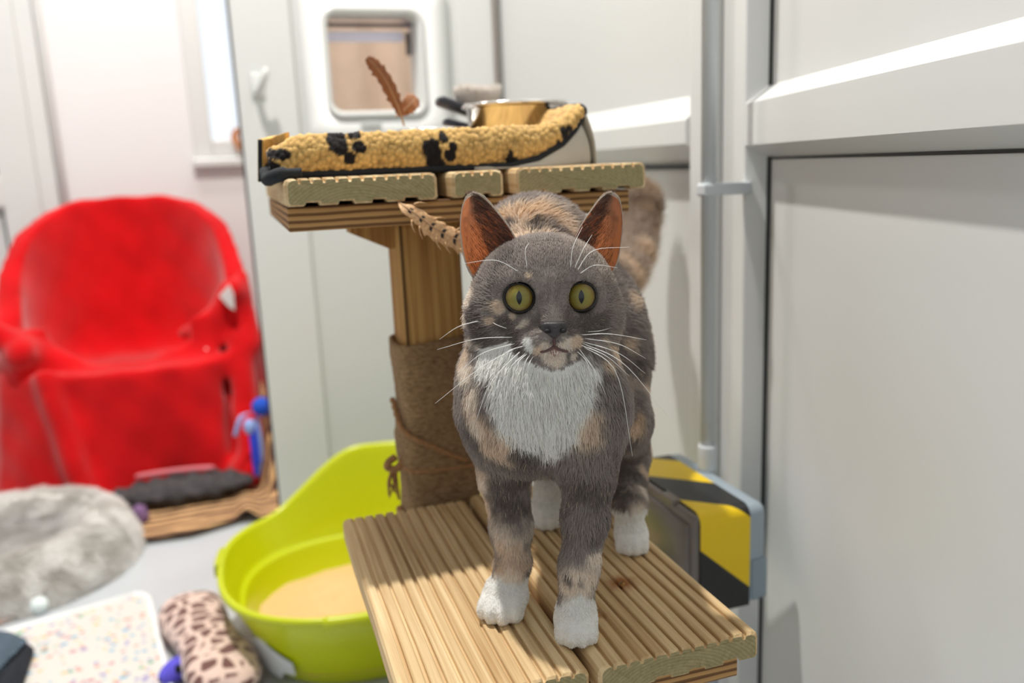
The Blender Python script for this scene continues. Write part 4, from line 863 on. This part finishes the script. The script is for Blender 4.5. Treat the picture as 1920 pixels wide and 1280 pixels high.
# joints: (front) shoulder, elbow, wrist; (hind) hip, knee, hock
FLj = [at(938, 775, .665), at(946, 890, .672), at(958, 985, .680), at(962, 1060, .682)]
FRj = [at(1105, 775, .640), at(1102, 885, .640), at(1098, 970, .642), at(1086, 1060, .640)]
HLj = [at(1005, 690, .86), at(1012, 790, .80), at(1035, 850, .90), at(1030, 920, .845)]
HRj = [at(1140, 650, .80), at(1165, 790, .735), at(1186, 850, .830), at(1180, 945, .775)]
tail_path = catmull([at(1118, 510, .97), at(1158, 525, 1.05), at(1188, 475, 1.13), at(1196, 430, 1.165), at(1201, 395, 1.18), at(1204, 374, 1.18)], 12)
def paw_sd(P, c, fw, w_, spread=1.0):
    fw = unit(np.array([fw[0], fw[1], 0.0])); sd = np.array([-fw[1], fw[0], 0.0]); M = np.stack([sd, fw, np.array([0, 0, 1.0])], 1)
    d = sd_ell(P, c + np.array([0, 0, .004]), (w_ * .98, w_ * 1.15, .0135), M)
    for k, (sx, sy) in enumerate(((-.70, .62), (-.25, .92), (.25, .92), (.70, .62))):
        d = smin(d, sd_ell(P, c + sd * sx * w_ * spread + fw * sy * w_ - np.array([0, 0, .0005]), (w_ * .27, w_ * .50, .0100), M), .0022)
    return np.maximum(d, 0.4505 - P[..., 2])
camdir = lambda p: (EYE - p)
def trunk(P):
    d = sd_ell(P, at(1014, 645, .690), (.050, .062, .076))
    d = smin(d, sd_cap(P, at(1004, 476, .715), at(1040, 545, .800), .048, .056), .03)            # withers and back
    d = smin(d, sd_cap(P, at(1032, 610, .770), at(1080, 590, .880), .062, .055), .03)           # barrel to rump
    d = smin(d, sd_ell(P, at(1088, 580, .930), (.052, .056, .056)), .03)
    d = smin(d, sd_ell(P, at(1000, 752, .648), (.046, .040, .056)), .03)                         # chest
    d = smin(d, sd_cap(P, at(1005, 715, .655), at(1020, 600, .680), .050, .046), .03)            # throat
    d = smin(d, sd_ell(P, at(945, 760, .660), (.025, .034, .046)), .025); d = smin(d, sd_ell(P, at(1100, 765, .640), (.024, .034, .048)), .025)
    d = smin(d, sd_ell(P, at(1148, 650, .800), (.027, .050, .060)), .03); d = smin(d, sd_ell(P, at(1000, 680, .860), (.034, .050, .062)), .03)
    return d
def legs(P):
    out = []
    for j, r in ((FLj, (.030, .0185, .0145, .0120)), (FRj, (.030, .0190, .0155, .0125))):
        d = sd_cap(P, j[0], j[1], r[0], r[1]); d = smin(d, sd_cap(P, j[1], j[2], r[1], r[2]), .008); d = smin(d, sd_cap(P, j[2], j[3], r[2], r[3]), .008); out.append(d)
    out[0] = smin(smin(out[0], sd_cap(P, FLj[3], pFL + np.array([.002, .006, .006]), .0125, .013), .008), paw_sd(P, pFL, camdir(pFL) + np.array([-.25, 0, 0]), .0195), .008)
    out[1] = smin(smin(out[1], sd_cap(P, FRj[3], pFR + np.array([.002, .006, .006]), .0125, .013), .008), paw_sd(P, pFR, camdir(pFR), .0168), .008)
    for j, p, r, w_ in ((HLj, pHL, (.042, .026, .0150, .0125), .0150), (HRj, pHR, (.036, .023, .0145, .0125), .0155)):
        d = sd_cap(P, j[0], j[1], r[0], r[1]); d = smin(d, sd_cap(P, j[1], j[2], r[1], r[2]), .012); d = smin(d, sd_cap(P, j[2], j[3], r[2], r[3]), .010)
        d = smin(d, sd_cap(P, j[3], p + np.array([0, .006, .005]), .0120, .012), .010); d = smin(d, paw_sd(P, p, camdir(p), w_), .008); out.append(d)
    return out
def tail(P):
    d = None; n_ = len(tail_path)
    for i in range(n_ - 1):
        q = sd_cap(P, tail_path[i], tail_path[i + 1], .012, .012 if i < n_ - 2 else .008); d = q if d is None else smin(d, q, .01)
    return d
def head(P):
    d = sd_ell(P, hd(0, 6, 0), (.0520, .0405, .0440), HM)
    d = smin(d, sd_ell(P, hd(0, 16, 14), (.036, .026, .022), HM), .014)                          # forehead
    for s_ in (-1, 1):
        d = smin(d, sd_ell(P, hd(36 * s_, -14, 3), (.0225, .0235, .0250), HM), .016)              # cheeks
        d = smin(d, sd_ell(P, hd(26 * s_, 13.5, 27), (.013, .0065, .009), HM), .008)              # brow
        d = smin(d, sd_ell(P, hd(10.5 * s_, -30, 38.5), (.0120, .0095, .0105), HM), .006)         # whisker pads
    d = smin(d, sd_cap(P, hd(0, 8, 36), hd(0, -17, 45), .0085, .0078), .008)                      # bridge of the nose
    d = smin(d, sd_cap(P, hd(0, -28, 18), hd(0, -39.5, 36), .020, .0090), .008)                    # jaw and chin
    for s_ in (-1, 1):
        d = -smin(-d, sphere(P, hd(22.5 * s_, 1, 35.0), .0112), .004)                             # eye sockets
    d = -smin(-d, sd_cap(P, hd(0, -26, 51.5), hd(0, -32.8, 50.0), .0010, .0012), .0018)            # groove under the nose
    for s_ in (-1, 1): d = -smin(-d, sd_cap(P, hd(0, -33.5, 49.0), hd(9 * s_, -38.5, 43.5), .0012, .0008), .0018)
    return d
def catsdf(P):
    d = trunk(P)
    for l in legs(P): d = smin(d, l, .012)
    d = smin(d, tail(P), .016); return smin(d, head(P), .016)
V, F = surface_nets(catsdf, (0.085, 0.43, 0.449), (0.585, 1.20, 0.83), 0.0026)
cat = thing('cat', 'grey, cream and white tortoiseshell cat standing on the lower decking platform looking ahead', 'cat', (0.24, 0.64, 0.45))
def body_fur_colour(P): pass
# ears: thick concave shells joined into the same mesh as the body
def ear(s_):
    tip = (52 * s_, 78, -1); inner = [(20 * s_, 39, 10), (27 * s_, 53, 9), (38 * s_, 68, 5), (45 * s_, 75.5, 2)]; outer = [(44 * s_, 4, 0), (57 * s_, 22, -1), (61.5 * s_, 42, -1), (62 * s_, 58, 0), (58.5 * s_, 73, 0)]
    if s_ > 0: outer = [(44 * s_, 6, 0), (56 * s_, 24, -1), (60 * s_, 42, -1), (61 * s_, 58, 0), (58.5 * s_, 73, 0)]
    ic = catmull(inner + [tip], 22); oc_ = catmull(outer + [tip], 22); rows, tt = [], []
    for i in range(22):
        a, b = ic[i], oc_[i]; wd = np.linalg.norm(b - a); row = []
        for j in range(25):
            t_ = j / 24; bul = (1 - (2 * t_ - 1) ** 2) ** 0.8; p = a + (b - a) * t_; p = p + np.array([0, 0, -1.0]) * bul * wd * 0.42; row.append(p)
        rows.append(row)
    return rows
earV, earF, earC, earN = [], [], [], []
E_sk_o, E_sk_i, E_dk, E_bk = np.array(lin(242, 192, 150)), np.array(lin(208, 176, 154)), np.array(lin(150, 112, 96)), np.array(lin(232, 172, 128))
ear_rows = {}
for s_ in (-1, 1):
    R_ = ear(s_); ear_rows[s_] = R_; b0 = len(earV)
    for layer in (0, 1):
        for i in range(22):
            for j in range(25):
                p = R_[i][j].copy(); t_ = j / 24; u = i / 21
                if layer: p = p + np.array([0, 0, -1.8 * (1 - u) - 1.0]) * (0.25 + 0.75 * math.sin(PI * t_))
                earV.append(hd(*p))
                c_in = E_sk_i * 0.5 + E_sk_o * 0.5; k = float(sstep(0.52, 0.15, t_ - 0.10 * (1 - u))); tp = float(sstep(.25, .75, u)); c_o = E_sk_o * (1 - tp) + E_sk_i * tp; k = max(k, float(sstep(.16, .02, u))); c = (c_o * (1 - k) + E_dk * k) if layer == 0 else E_bk  # backlit glow put into the colour: more orange towards the outer base
                earC.append(c)
    n0 = 22 * 25
    for i in range(21):
        for j in range(24):
            q = (b0 + i * 25 + j, b0 + i * 25 + j + 1, b0 + (i + 1) * 25 + j + 1, b0 + (i + 1) * 25 + j); earF.append(q if s_ > 0 else q[::-1]); q2 = tuple(x + n0 for x in q)[::-1]; earF.append(q2 if s_ > 0 else q2[::-1])
    for i in range(21):
        for j in (0, 24): earF.append((b0 + i * 25 + j, b0 + (i + 1) * 25 + j, b0 + n0 + (i + 1) * 25 + j, b0 + n0 + i * 25 + j))
    for j in range(24): earF.append((b0 + 21 * 25 + j, b0 + 21 * 25 + j + 1, b0 + n0 + 21 * 25 + j + 1, b0 + n0 + 21 * 25 + j))
nV = len(V); Vall = np.concatenate([V, np.array(earV)]); Fall = np.concatenate([F, np.array(earF) + nV])
# relax only the skin, not the ears
tmp = nets_obj('body', V, F, None, None, 2); Vr = np.empty(nV * 3, np.float32); tmp.data.vertices.foreach_get('co', Vr); Vr = Vr.reshape(-1, 3); tv, tn, tt_ = mesh_arrays(tmp.data)
bvh = BVHTree.FromPolygons([Vector(p) for p in tv], [tuple(map(int, t)) for t in tt_])
def skin(px, py):
    h = bvh.ray_cast(Vector(EYE), Vector(ray(px, py)).normalized()); return (np.array(h[0]), h[3]) if h[0] is not None else (None, None)
tm = tmp.data; bpy.data.objects.remove(tmp); bpy.data.meshes.remove(tm)
Vall[:nV] = Vr
G_, D_, T_, C_, W_, O_ = [np.array(lin(*c)) for c in ((164, 154, 148), (120, 111, 107), (230, 211, 190), (240, 229, 216), (244, 243, 238), (222, 196, 166))]
spots = [  # centre seen at (px, py), radius in px there, colour -- markings fixed to the skin, later ones over earlier ones
 # back
 (1000, 365, 26, G_), (1045, 372, 30, G_), (950, 410, 20, O_), (985, 402, 24, O_), (1020, 400, 24, O_), (1055, 418, 20, T_), (960, 428, 14, D_), (1005, 430, 18, D_), (1062, 440, 14, T_), (1060, 392, 12, D_),
 # flank and hind quarter
 (1180, 560, 20, T_), (1195, 600, 16, G_), (1172, 640, 18, T_), (1196, 690, 26, D_), (1175, 740, 26, G_), (1192, 795, 24, O_), (1182, 800, 18, T_), (1175, 860, 26, D_), (1166, 920, 26, D_), (1172, 950, 12, D_), (1198, 915, 18, C_), (1194, 950, 16, C_), (1203, 880, 12, T_),
 # chest bib
 (1010, 700, 95, W_), (930, 680, 36, W_), (945, 730, 40, W_), (1085, 700, 42, W_), (1075, 750, 46, W_), (1000, 780, 72, W_), (1020, 830, 36, W_), (1060, 800, 36, W_),
 (878, 660, 22, T_), (882, 700, 20, C_), (884, 745, 26, T_), (900, 790, 36, T_), (918, 830, 30, T_), (945, 842, 26, T_), (895, 720, 12, C_),
 (1112, 800, 26, T_), (1100, 830, 22, T_), (1118, 770, 16, T_), (1135, 680, 16, T_), (1140, 720, 26, G_), (1150, 780, 30, G_), (1130, 850, 26, G_),
 (975, 846, 18, D_), (1000, 852, 16, D_),
 (880, 690, 20, C_), (887, 740, 22, C_), (894, 785, 22, C_),
 # left foreleg
 (945, 880, 42, G_), (950, 920, 44, D_), (960, 955, 34, D_), (905, 900, 14, C_), (955, 1010, 42, C_), (958, 1055, 44, T_), (962, 1090, 30, C_), (925, 1120, 40, W_), (950, 1140, 44, W_), (985, 1115, 26, W_), (960, 1085, 14, C_),
 # right foreleg
 (1100, 880, 50, G_), (1095, 930, 46, D_), (1100, 980, 42, G_), (1085, 1030, 34, G_), (1115, 1040, 18, C_), (1085, 1095, 40, C_), (1065, 1082, 9, D_), (1088, 1085, 6, G_), (1062, 1100, 14, C_), (1080, 1165, 46, W_), (1108, 1145, 22, W_), (1060, 1175, 26, W_),
 # hind paws
 (1020, 905, 26, T_), (1020, 955, 38, W_), (1015, 985, 30, W_), (1185, 995, 34, W_), (1190, 1025, 40, W_), (1160, 1020, 24, W_),
 # face
 (1018, 470, 60, G_), (960, 520, 34, G_), (1090, 510, 36, G_), (990, 518, 7, T_), (1045, 575, 14, G_), (1045, 600, 18, G_),
 (882, 560, 20, C_), (876, 600, 14, C_), (892, 595, 22, D_), (910, 625, 22, D_), (935, 575, 13, T_), (918, 548, 14, G_), (948, 605, 17, D_), (925, 600, 9, T_), (962, 590, 8, T_), (984, 606, 11, C_), (965, 630, 14, D_),
 (886, 640, 11, C_), (903, 658, 12, C_), (930, 668, 12, T_), (955, 672, 10, T_), (990, 640, 9, W_), (995, 652, 8, W_), (974, 648, 8, D_), (978, 660, 7, D_),
 (1110, 600, 34, D_), (1120, 560, 26, G_), (1150, 600, 22, G_), (1066, 645, 14, C_), (1082, 640, 14, T_), (1050, 650, 9, C_), (1022, 648, 10, C_), (1010, 655, 9, T_), (1040, 668, 22, C_), (1128, 640, 12, T_), (1110, 655, 12, T_), (1075, 665, 10, C_)]
def paint(P):
    hz = head(P) < np.minimum(trunk(P), np.minimum(tail(P), np.stack(legs(P), 0).min(0))) + .002; n_face = next(i for i, q in enumerate(spots) if q[:2] == (1018, 470))
    n1 = vnoise(P, 55); n2 = vnoise(P + 7, 130); n3 = vnoise(P + 3, 28)
    c = G_[None] * (1 + 0.22 * n2[:, None] + 0.10 * n1[:, None]); k = sstep(0.18, 0.5, n3 + .35 * n1)[:, None]; k = k * np.where(hz, .15, 1)[:, None]; c = c * (1 - k) + T_ * k; k = sstep(0.1, 0.5, -n3 + .3 * n2)[:, None] * .7; c = c * (1 - k) + D_ * k
    jit = 0.20 * n2 + 0.16 * n1
    tz = tail(P) < .008; kt = (tz * (0.5 + 0.5 * sstep(-.3, .3, n1)))[:, None] * .8; c = c * (1 - kt) + np.array(lin(196, 170, 144)) * kt
    for si, ((px, py, r, col), (p, dist)) in enumerate(zip(spots, spot_p)):
        if p is None: continue
        R_ = r * dist / FPX * 1.03; m = (np.abs(P - p).max(1) < R_ * 1.9) & (hz if si >= n_face else ~hz)
        if not m.any(): continue
        soft = 1.0 if (col is W_ or si >= n_face) else 2.0; dd = np.linalg.norm(P[m] - p, axis=1) / R_ + jit[m] * (.7 + .6 * soft); k = ((1 - sstep(.95 - .27 * soft, 1.05 + .13 * soft, dd)) * (1.0 if col is W_ else .88))[:, None]; c[m] = c[m] * (1 - k) + col * k
    sock = (~hz) & (P[:, 2] < np.where(P[:, 1] < .575, .476, np.where(P[:, 1] < .63, .478, .494)) + .003 * n2); c[sock] = W_
    return c * (1 + 0.07 * vnoise(P, 420))[:, None]
spot_p = [skin(a, b) for a, b, _, _ in spots]
cols = np.concatenate([paint(Vall[:nV]) * 0.80, np.array(earC)])
rimd = np.full(nV, 9.0)
for s_ in (-1, 1): rimd = np.minimum(rimd, np.linalg.norm(Vall[:nV] - hd(22.5 * s_, 1, 38.5), axis=1))
k = (1 - sstep(.0105, .0125, rimd))[:, None]; cols[:nV] = cols[:nV] * (1 - k) + np.array(lin(30, 24, 22)) * k
md = np.minimum(np.linalg.norm(Vall[:nV] - hd(0, -36.5, 48), axis=1), 1); k = (1 - sstep(.002, .007, md))[:, None]; cols[:nV] = cols[:nV] * (1 - k) + np.array(lin(150, 110, 104)) * k
M_skin = attr_mat('cat_skin', 0.85); M_ear = attr_mat('cat_ear', 0.7, translucent=0.75)
body = nets_obj('body', Vall, Fall, [M_skin, M_ear], cat, 0); vcol(body.data, cols)
mi = np.zeros(len(Fall), np.int32); mi[len(F):] = 1; body.data.polygons.foreach_set('material_index', mi)
bv, bn, bt = mesh_arrays(body.data); bt_skin = bt[(bt < nV).all(1)]
cen_ = bv[:nV].mean(0)
g = (catsdf(bv[:200] + bn[:200] * .002) - catsdf(bv[:200] - bn[:200] * .002)).mean()
if g < 0: body.data.flip_normals(); bv, bn, bt = mesh_arrays(body.data); bt_skin = bt[(bt < nV).all(1)]
# --- coat
NF = 230000
wt = np.ones(len(bv)); dh = head(bv); wt[dh < .004] = 2.0; wt[bv[:, 1] > .80] = .45
tl_ = tail(bv); wt[tl_ < .006] = .8
P, N = sample(bv, bn, bt_skin, NF, wt)
dH, dT = head(P), tail(P); dL = np.stack(legs(P), 0).min(0); dTr = trunk(P)
isH = dH < np.minimum(np.minimum(dT, dL), dTr) + .004; isT = (dT < np.minimum(dL, dTr)) & ~isH; isL = (dL < dTr) & ~isH & ~isT
loc = (P - HC) @ HM * 1000
nose = hd(0, -22, 52); fl_h = unit(P - nose) * 1.0 + np.array([0, 0, 0.0]); up_ = sstep(-5, 25, loc[:, 1])[:, None]; fl_h = fl_h + HU * 0.5 * up_ - HU * 0.3 * (1 - up_) - HF * 0.5
axis = unit(np.array([0.60, 0.80, 0.0])); fl_b = np.tile(axis * 0.9 + np.array([0, 0, -0.55]), (NF, 1)); front = (sstep(0.66, 0.60, P[:, 1]) * sstep(.735, .70, P[:, 2]))[:, None]; fl_b = fl_b * (1 - front) + np.array([0.05, 0.10, -1.0]) * front
fl_l = np.tile(np.array([0.0, 0.12, -1.0]), (NF, 1)); fl_t = np.zeros((NF, 3)); TP = np.array(tail_path)
ti = np.argmin(np.linalg.norm(P[:, None] - TP[None, :-1], axis=2), 1) if NF < 1 else None
idT = np.where(isT)[0]; kk = np.argmin(np.linalg.norm(P[idT][:, None] - TP[None, :-1], axis=2), 1); fl_t[idT] = unit(TP[kk + 1] - TP[kk])
flow = np.where(isH[:, None], fl_h, np.where(isT[:, None], fl_t, np.where(isL[:, None], fl_l, fl_b))) + 0.22 * np.stack([vnoise(P, 120), vnoise(P + 5, 120), vnoise(P + 9, 120)], 1)
L = np.where(isH, .0062, np.where(isT, .027, np.where(isL, .0070, .0110)))
L = np.where(isH & (loc[:, 2] > 30), .0042, L); L = np.where(isH & (loc[:, 2] > 42), .0026, L); L = np.where(isH & (loc[:, 2] < 10) & (loc[:, 1] < 0), .0085, L)
L = np.where(isL & (P[:, 2] < .49), .0040, L); L = np.where(isL & (P[:, 2] < .472), .0012, L); bib = (P[:, 1] < .66) & (P[:, 2] > .57) & (P[:, 2] < .70) & ~isH & ~isL; L = np.where(bib, .0095, L)
L = L * (0.75 + 0.5 * rng.random(NF))
lift = np.where(isT, .95, np.where(isH, .28, np.where(isL, .30, .34)))
keep = np.ones(NF, bool)
for s_ in (-1, 1):
    e_ = np.linalg.norm(P - hd(22.5 * s_, 1, 38.5), axis=1); keep &= e_ > .0112; near = e_ < .020; L = np.where(near, L * .55, L)
    fl_e = unit(P - hd(22.5 * s_, 1, 38.5)); flow = np.where((near & isH)[:, None], fl_e, flow)
keep &= np.linalg.norm((loc - np.array([0, -22, 54])) / np.array([12.0, 8.2, 10]), axis=1) > 1.0
keep &= ~((np.abs(loc[:, 0]) < 1.3) & (loc[:, 1] < -24) & (loc[:, 1] > -34) & (loc[:, 2] > 35)); keep &= ~((np.abs(loc[:, 0]) < 9) & (np.abs(loc[:, 1] + 33.4 + np.abs(loc[:, 0]) * .5 - .013 * loc[:, 0] ** 2) < 1.0) & (loc[:, 2] > 33))
fc_ = paint(P) * (0.86 + 0.30 * rng.random(NF))[:, None]
grey_ = (fc_.mean(1) < .25) & (rng.random(NF) < .06); fc_[grey_] = fc_[grey_] * .4 + np.array(lin(214, 196, 172)) * .6
radf = np.where(isH, .00022, .00030)
k = keep; make_fur('coat', cat, P[k], N[k], flow[k], L[k], np.minimum(fc_[k], .93), radf[k], M_fur, lift[k], np.where(isT, .32, .13)[k][:, None])
# --- ear fringe: pale rim hairs and dark hairs from the inner edge across the opening
ep, ef, el, ec_, en = [], [], [], [], []
for s_ in (-1, 1):
    R_ = ear_rows[s_]
    for q in range(1500):
        u = random.random(); i = min(int(u * 21), 20); fr_ = u * 21 - i; j = 24 if random.random() < .5 else 0; p = R_[i][j] * (1 - fr_) + R_[i + 1][j] * fr_; od = np.array([s_ * (1.0 if j else -.6), .8, -.25])
        ep.append(hd(*p)); en.append(HM @ od); ef.append(HM @ (unit(np.array([0, 1, 0.2])) + np.array([0, 0, .3]))); el.append(.0022 + .0016 * random.random()); ec_.append(lin(200, 190, 178))
    for q in range(900):
        u = random.random() ** 1.15 * .92; i = int(u * 21); t_ = random.random() ** 1.3 * .42; jj = t_ * 24; j = int(jj); p = R_[i][j] + (R_[i][j + 1] - R_[i][j]) * (jj - j)
        ep.append(hd(*(p + np.array([0, 0, .3])))); en.append(HM @ np.array([s_ * .5, 0.1, .7])); ef.append(HM @ np.array([s_ * 1.0, .75 - .2 * u, .05])); el.append((.010 + .007 * random.random()) * (1 - .5 * u)); ec_.append(lin(*random.choice(((104, 84, 76), (124, 100, 88), (150, 124, 106), (90, 76, 72)))))
    for q in range(420):
        i = int(random.random() * 13); j = random.randint(8, 21); p = R_[i][j]
        ep.append(hd(*p)); en.append(HM @ np.array([0, .2, .9])); ef.append(HM @ np.array([s_ * .6 + random.uniform(-.3, .3), .9, .1])); el.append(.004 + .006 * random.random()); ec_.append(lin(*random.choice(((150, 108, 84), (190, 140, 110), (120, 90, 76)))))
    for q in range(900):
        u = random.random(); i = min(int(u * 21), 20); jj = random.random() * 23.9; j = int(jj); p = R_[i][j] * (1 - jj + j) + R_[i][j + 1] * (jj - j) + np.array([0, 0, -2.6 * math.sin(PI * jj / 24)])
        ep.append(hd(*p)); en.append(HM @ np.array([s_ * .1, .1, -1.0])); ef.append(HM @ np.array([0, 1.0, -.1])); el.append(.003 + .002 * random.random()); ec_.append(lin(*random.choice(((150, 140, 134), (130, 122, 118), (190, 160, 130)))))
make_fur('ear_fringe', cat, np.array(ep), unit(np.array(en)), np.array(ef), np.array(el), np.array(ec_), np.full(len(ep), .00013), M_fur, .35, .12, .0)
# --- eyes
n = NT('cat_eye'); tc = n.new('ShaderNodeTexCoord'); sx = n.new('ShaderNodeSeparateXYZ'); n.ln(tc.outputs['UV'], sx.inputs[0])
def mth(op, a, b=None):
    m = n.new('ShaderNodeMath', operation=op)
    for i, x in enumerate((a, b)):
        if x is None: continue
        if isinstance(x, (int, float)): m.inputs[i].default_value = x
        else: n.ln(x, m.inputs[i])
    return m.outputs[0]
X_, Y_ = sx.outputs['X'], sx.outputs['Y']; r2 = mth('SQRT', mth('ADD', mth('MULTIPLY', X_, X_), mth('MULTIPLY', Y_, Y_)))
iris = n.ramp(r2, [(0.0, lin(112, 112, 52)), (0.35, lin(132, 126, 62)), (0.62, lin(136, 122, 52)), (0.84, lin(112, 92, 38)), (0.92, lin(52, 38, 18)), (0.98, lin(16, 12, 10))])
pu = mth('ADD', mth('ABSOLUTE', mth('DIVIDE', X_, 0.20)), mth('POWER', mth('ABSOLUTE', mth('DIVIDE', Y_, 0.50)), 2.0))
pm = n.ramp(pu, [(0.0, (1, 1, 1)), (0.90, (1, 1, 1)), (1.0, (0, 0, 0))]); mx = n.new('ShaderNodeMixRGB'); n.ln(pm, mx.inputs[0]); n.ln(iris, mx.inputs[1]); mx.inputs[2].default_value = (.004, .006, .008, 1)
fn = n.noise(n.coords((1, 1, 1)), 420, 3); m2 = n.new('ShaderNodeMixRGB', blend_type='MULTIPLY'); m2.inputs[0].default_value = .35; n.ln(mx.outputs[0], m2.inputs[1]); n.ln(n.ramp(fn, [(.3, (.7, .7, .6)), (.7, (1, 1, 1))]), m2.inputs[2])
n.ln(m2.outputs[0], n.b.inputs['Base Color']); n.set(Roughness=0.3); n.b.inputs['Specular IOR Level'].default_value = 0.3; n.b.inputs['Coat Weight'].default_value = 0.25; n.b.inputs['Coat Roughness'].default_value = 0.03
M_lid = plain('eyelid_rim', (20, 16, 15), 0.6)
for s_ in (-1, 1):
    c = hd(22.5 * s_, 1, 33.0); r = .0118; look = unit(EYE - c); rx = unit(np.cross(np.array([0, 0, 1.0]), -look)); rx = rx if rx[0] > 0 else -rx; ry = unit(np.cross(look, rx)); ry = ry if ry[2] > 0 else -ry
    bm = bmesh.new(); bmesh.ops.create_uvsphere(bm, u_segments=40, v_segments=28, radius=1.0); ul = bm.loops.layers.uv.new('UVMap')
    for fc in bm.faces:
        fc.smooth = True
        for lp in fc.loops:
            p = lp.vert.co; lp[ul].uv = (p.x * 1.12, p.y * 1.12) if p.z > 0 else (1.2, 1.2)
    for v_ in bm.verts:
        p = v_.co.copy(); bul = 0.72; q = c + (rx * p.x + ry * p.y + look * p.z * bul) * r; v_.co = Vector(q)
    me = bpy.data.meshes.new('eye'); bm.to_mesh(me); bm.free(); eo = link('eye', me, n.m, cat)
    ax2 = unit(look * .75 + HF * .25); pts = []
    for q in range(33):
        a = 2 * PI * q / 32; ex = .0105 * math.cos(a); ey = .0099 * math.sin(a) + (.0008 * (-s_) * math.cos(a) * -1); pts.append(hd(22.5 * s_, 1, 33.0) + rx * ex + ry * ey + look * (.72 * math.sqrt(max(r * r * 1.02 - ex * ex - ey * ey, 1e-8)) + .0002))
    tube('eyelid', pts, 0.0007, M_lid, eo, 8)
# --- nose leather
NV, NFc = [], []
prof_n = [(0, 4.6, 0), (4.5, 4.8, -.5), (8.6, 3.6, -2.2), (9.3, 1.2, -3.4), (7.0, -1.2, -2.6), (4.2, -2.8, -1.6), (2.0, -4.8, -1.2), (0, -6.2, -1.2)]
out_ = prof_n + [(-x, y, z) for x, y, z in prof_n[-2:0:-1]]
for ring_, (sc_, dz) in enumerate(((1.06, -4.0), (1.0, 0), (0.86, 1.3), (0.55, 2.0), (0.2, 2.3))): NV += [hd(x * sc_ * 1.15, -21.5 + (y + .3) * sc_ * 1.12, 54.2 + z * sc_ + dz) for x, y, z in out_]
k = len(out_)
for l in range(4):
    for i in range(k): NFc.append((l * k + i, l * k + (i + 1) % k, (l + 1) * k + (i + 1) % k, (l + 1) * k + i))
NFc.append(tuple(4 * k + i for i in range(k)))
M_nose = plain('nose_leather', (52, 47, 49), 0.4, 0.1, 200, 0.5, 900)
no = from_py('nose', NV, NFc, M_nose, cat); subsurf(no, 2)
for s_ in (-1, 1): ball('nostril', hd(5.4 * s_, -22.4, 54.6), .0021, plain('nostril_dark', (14, 10, 10), 0.7), no, 2, (1.25, .8, .8))
# --- mouth line
M_mouth = plain('mouth_line', (92, 66, 64), 0.6)
mp = [[(0, -26.5, 0), (0, -30, 0), (0, -33.2, 0)], [(0, -33.2, 0), (3.5, -35.6, 0), (7, -36.8, 0), (10, -37.2, 0)], [(0, -33.2, 0), (-3.5, -35.6, 0), (-7, -36.8, 0), (-10, -37.2, 0)]]
mV, mF = [], []
for ln_ in mp:
    q = []
    for x, y, z in catmull(ln_, 9):
        o_ = hd(x, y, 90); h_ = bvh.ray_cast(Vector(o_), Vector(-HF)); q.append((np.array(h_[0]) + HF * .0006) if h_[0] is not None else hd(x, y, 48))
    v, f = tube_vf(q, [.0007] + [.0010] * 7 + [.0004], 6); mF += [tuple(k_ + len(mV) for k_ in fc) for fc in f]; mV += v
from_py('mouth', mV, mF, M_mouth, cat)
# --- whiskers
M_wh = plain('whisker_white', (244, 244, 240), 0.35); M_wh.node_tree.nodes['Principled BSDF'].inputs['Specular IOR Level'].default_value = 0.6
wh = [((1088, 628), (1145, 626), (1212, 637)), ((1094, 634), (1160, 645), (1211, 672)), ((1090, 642), (1170, 682), (1252, 780)), ((1086, 645), (1138, 668), (1180, 705)), ((1084, 650), (1118, 700), (1146, 765)), ((1090, 646), (1156, 700), (1186, 855)), ((1098, 622), (1125, 620), (1152, 612)), ((1092, 640), (1160, 662), (1210, 700)), ((1080, 655), (1105, 690), (1118, 790)),
      ((967, 632), (895, 635), (820, 655)), ((970, 643), (905, 662), (860, 698)), ((972, 650), (900, 690), (816, 756)), ((980, 655), (922, 715), (890, 795)), ((990, 658), (952, 700), (944, 785)), ((992, 660), (966, 690), (942, 780)), ((996, 662), (982, 690), (966, 785)), ((985, 648), (950, 660), (925, 690)), ((1002, 665), (990, 690), (994, 735)), ((958, 618), (930, 608), (915, 596)), ((905, 600), (860, 612), (824, 636)),
      ((978, 512), (930, 488), (868, 494)), ((990, 508), (985, 470), (992, 455)), ((1080, 512), (1112, 470), (1180, 463)), ((1084, 516), (1115, 497), (1158, 502)), ((1070, 508), (1074, 465), (1092, 425)), ((1076, 508), (1092, 470), (1110, 440))]
for a, m_, e_ in wh:
    p, dist = skin(*a)
    if p is None: continue
    dp = HF * .0; back = .014 if a[1] > 560 else .004; d0 = float((p - EYE) @ ROT[:, 2]); pm_, pe = at(m_[0], m_[1], d0 - .004), at(e_[0], e_[1], d0 + back)
    pts = catmull([p - HF * .002, pm_, pe], 12); tube('whisker', pts, list(np.linspace(.00036, .00010, 12)), M_wh, cat, 5)
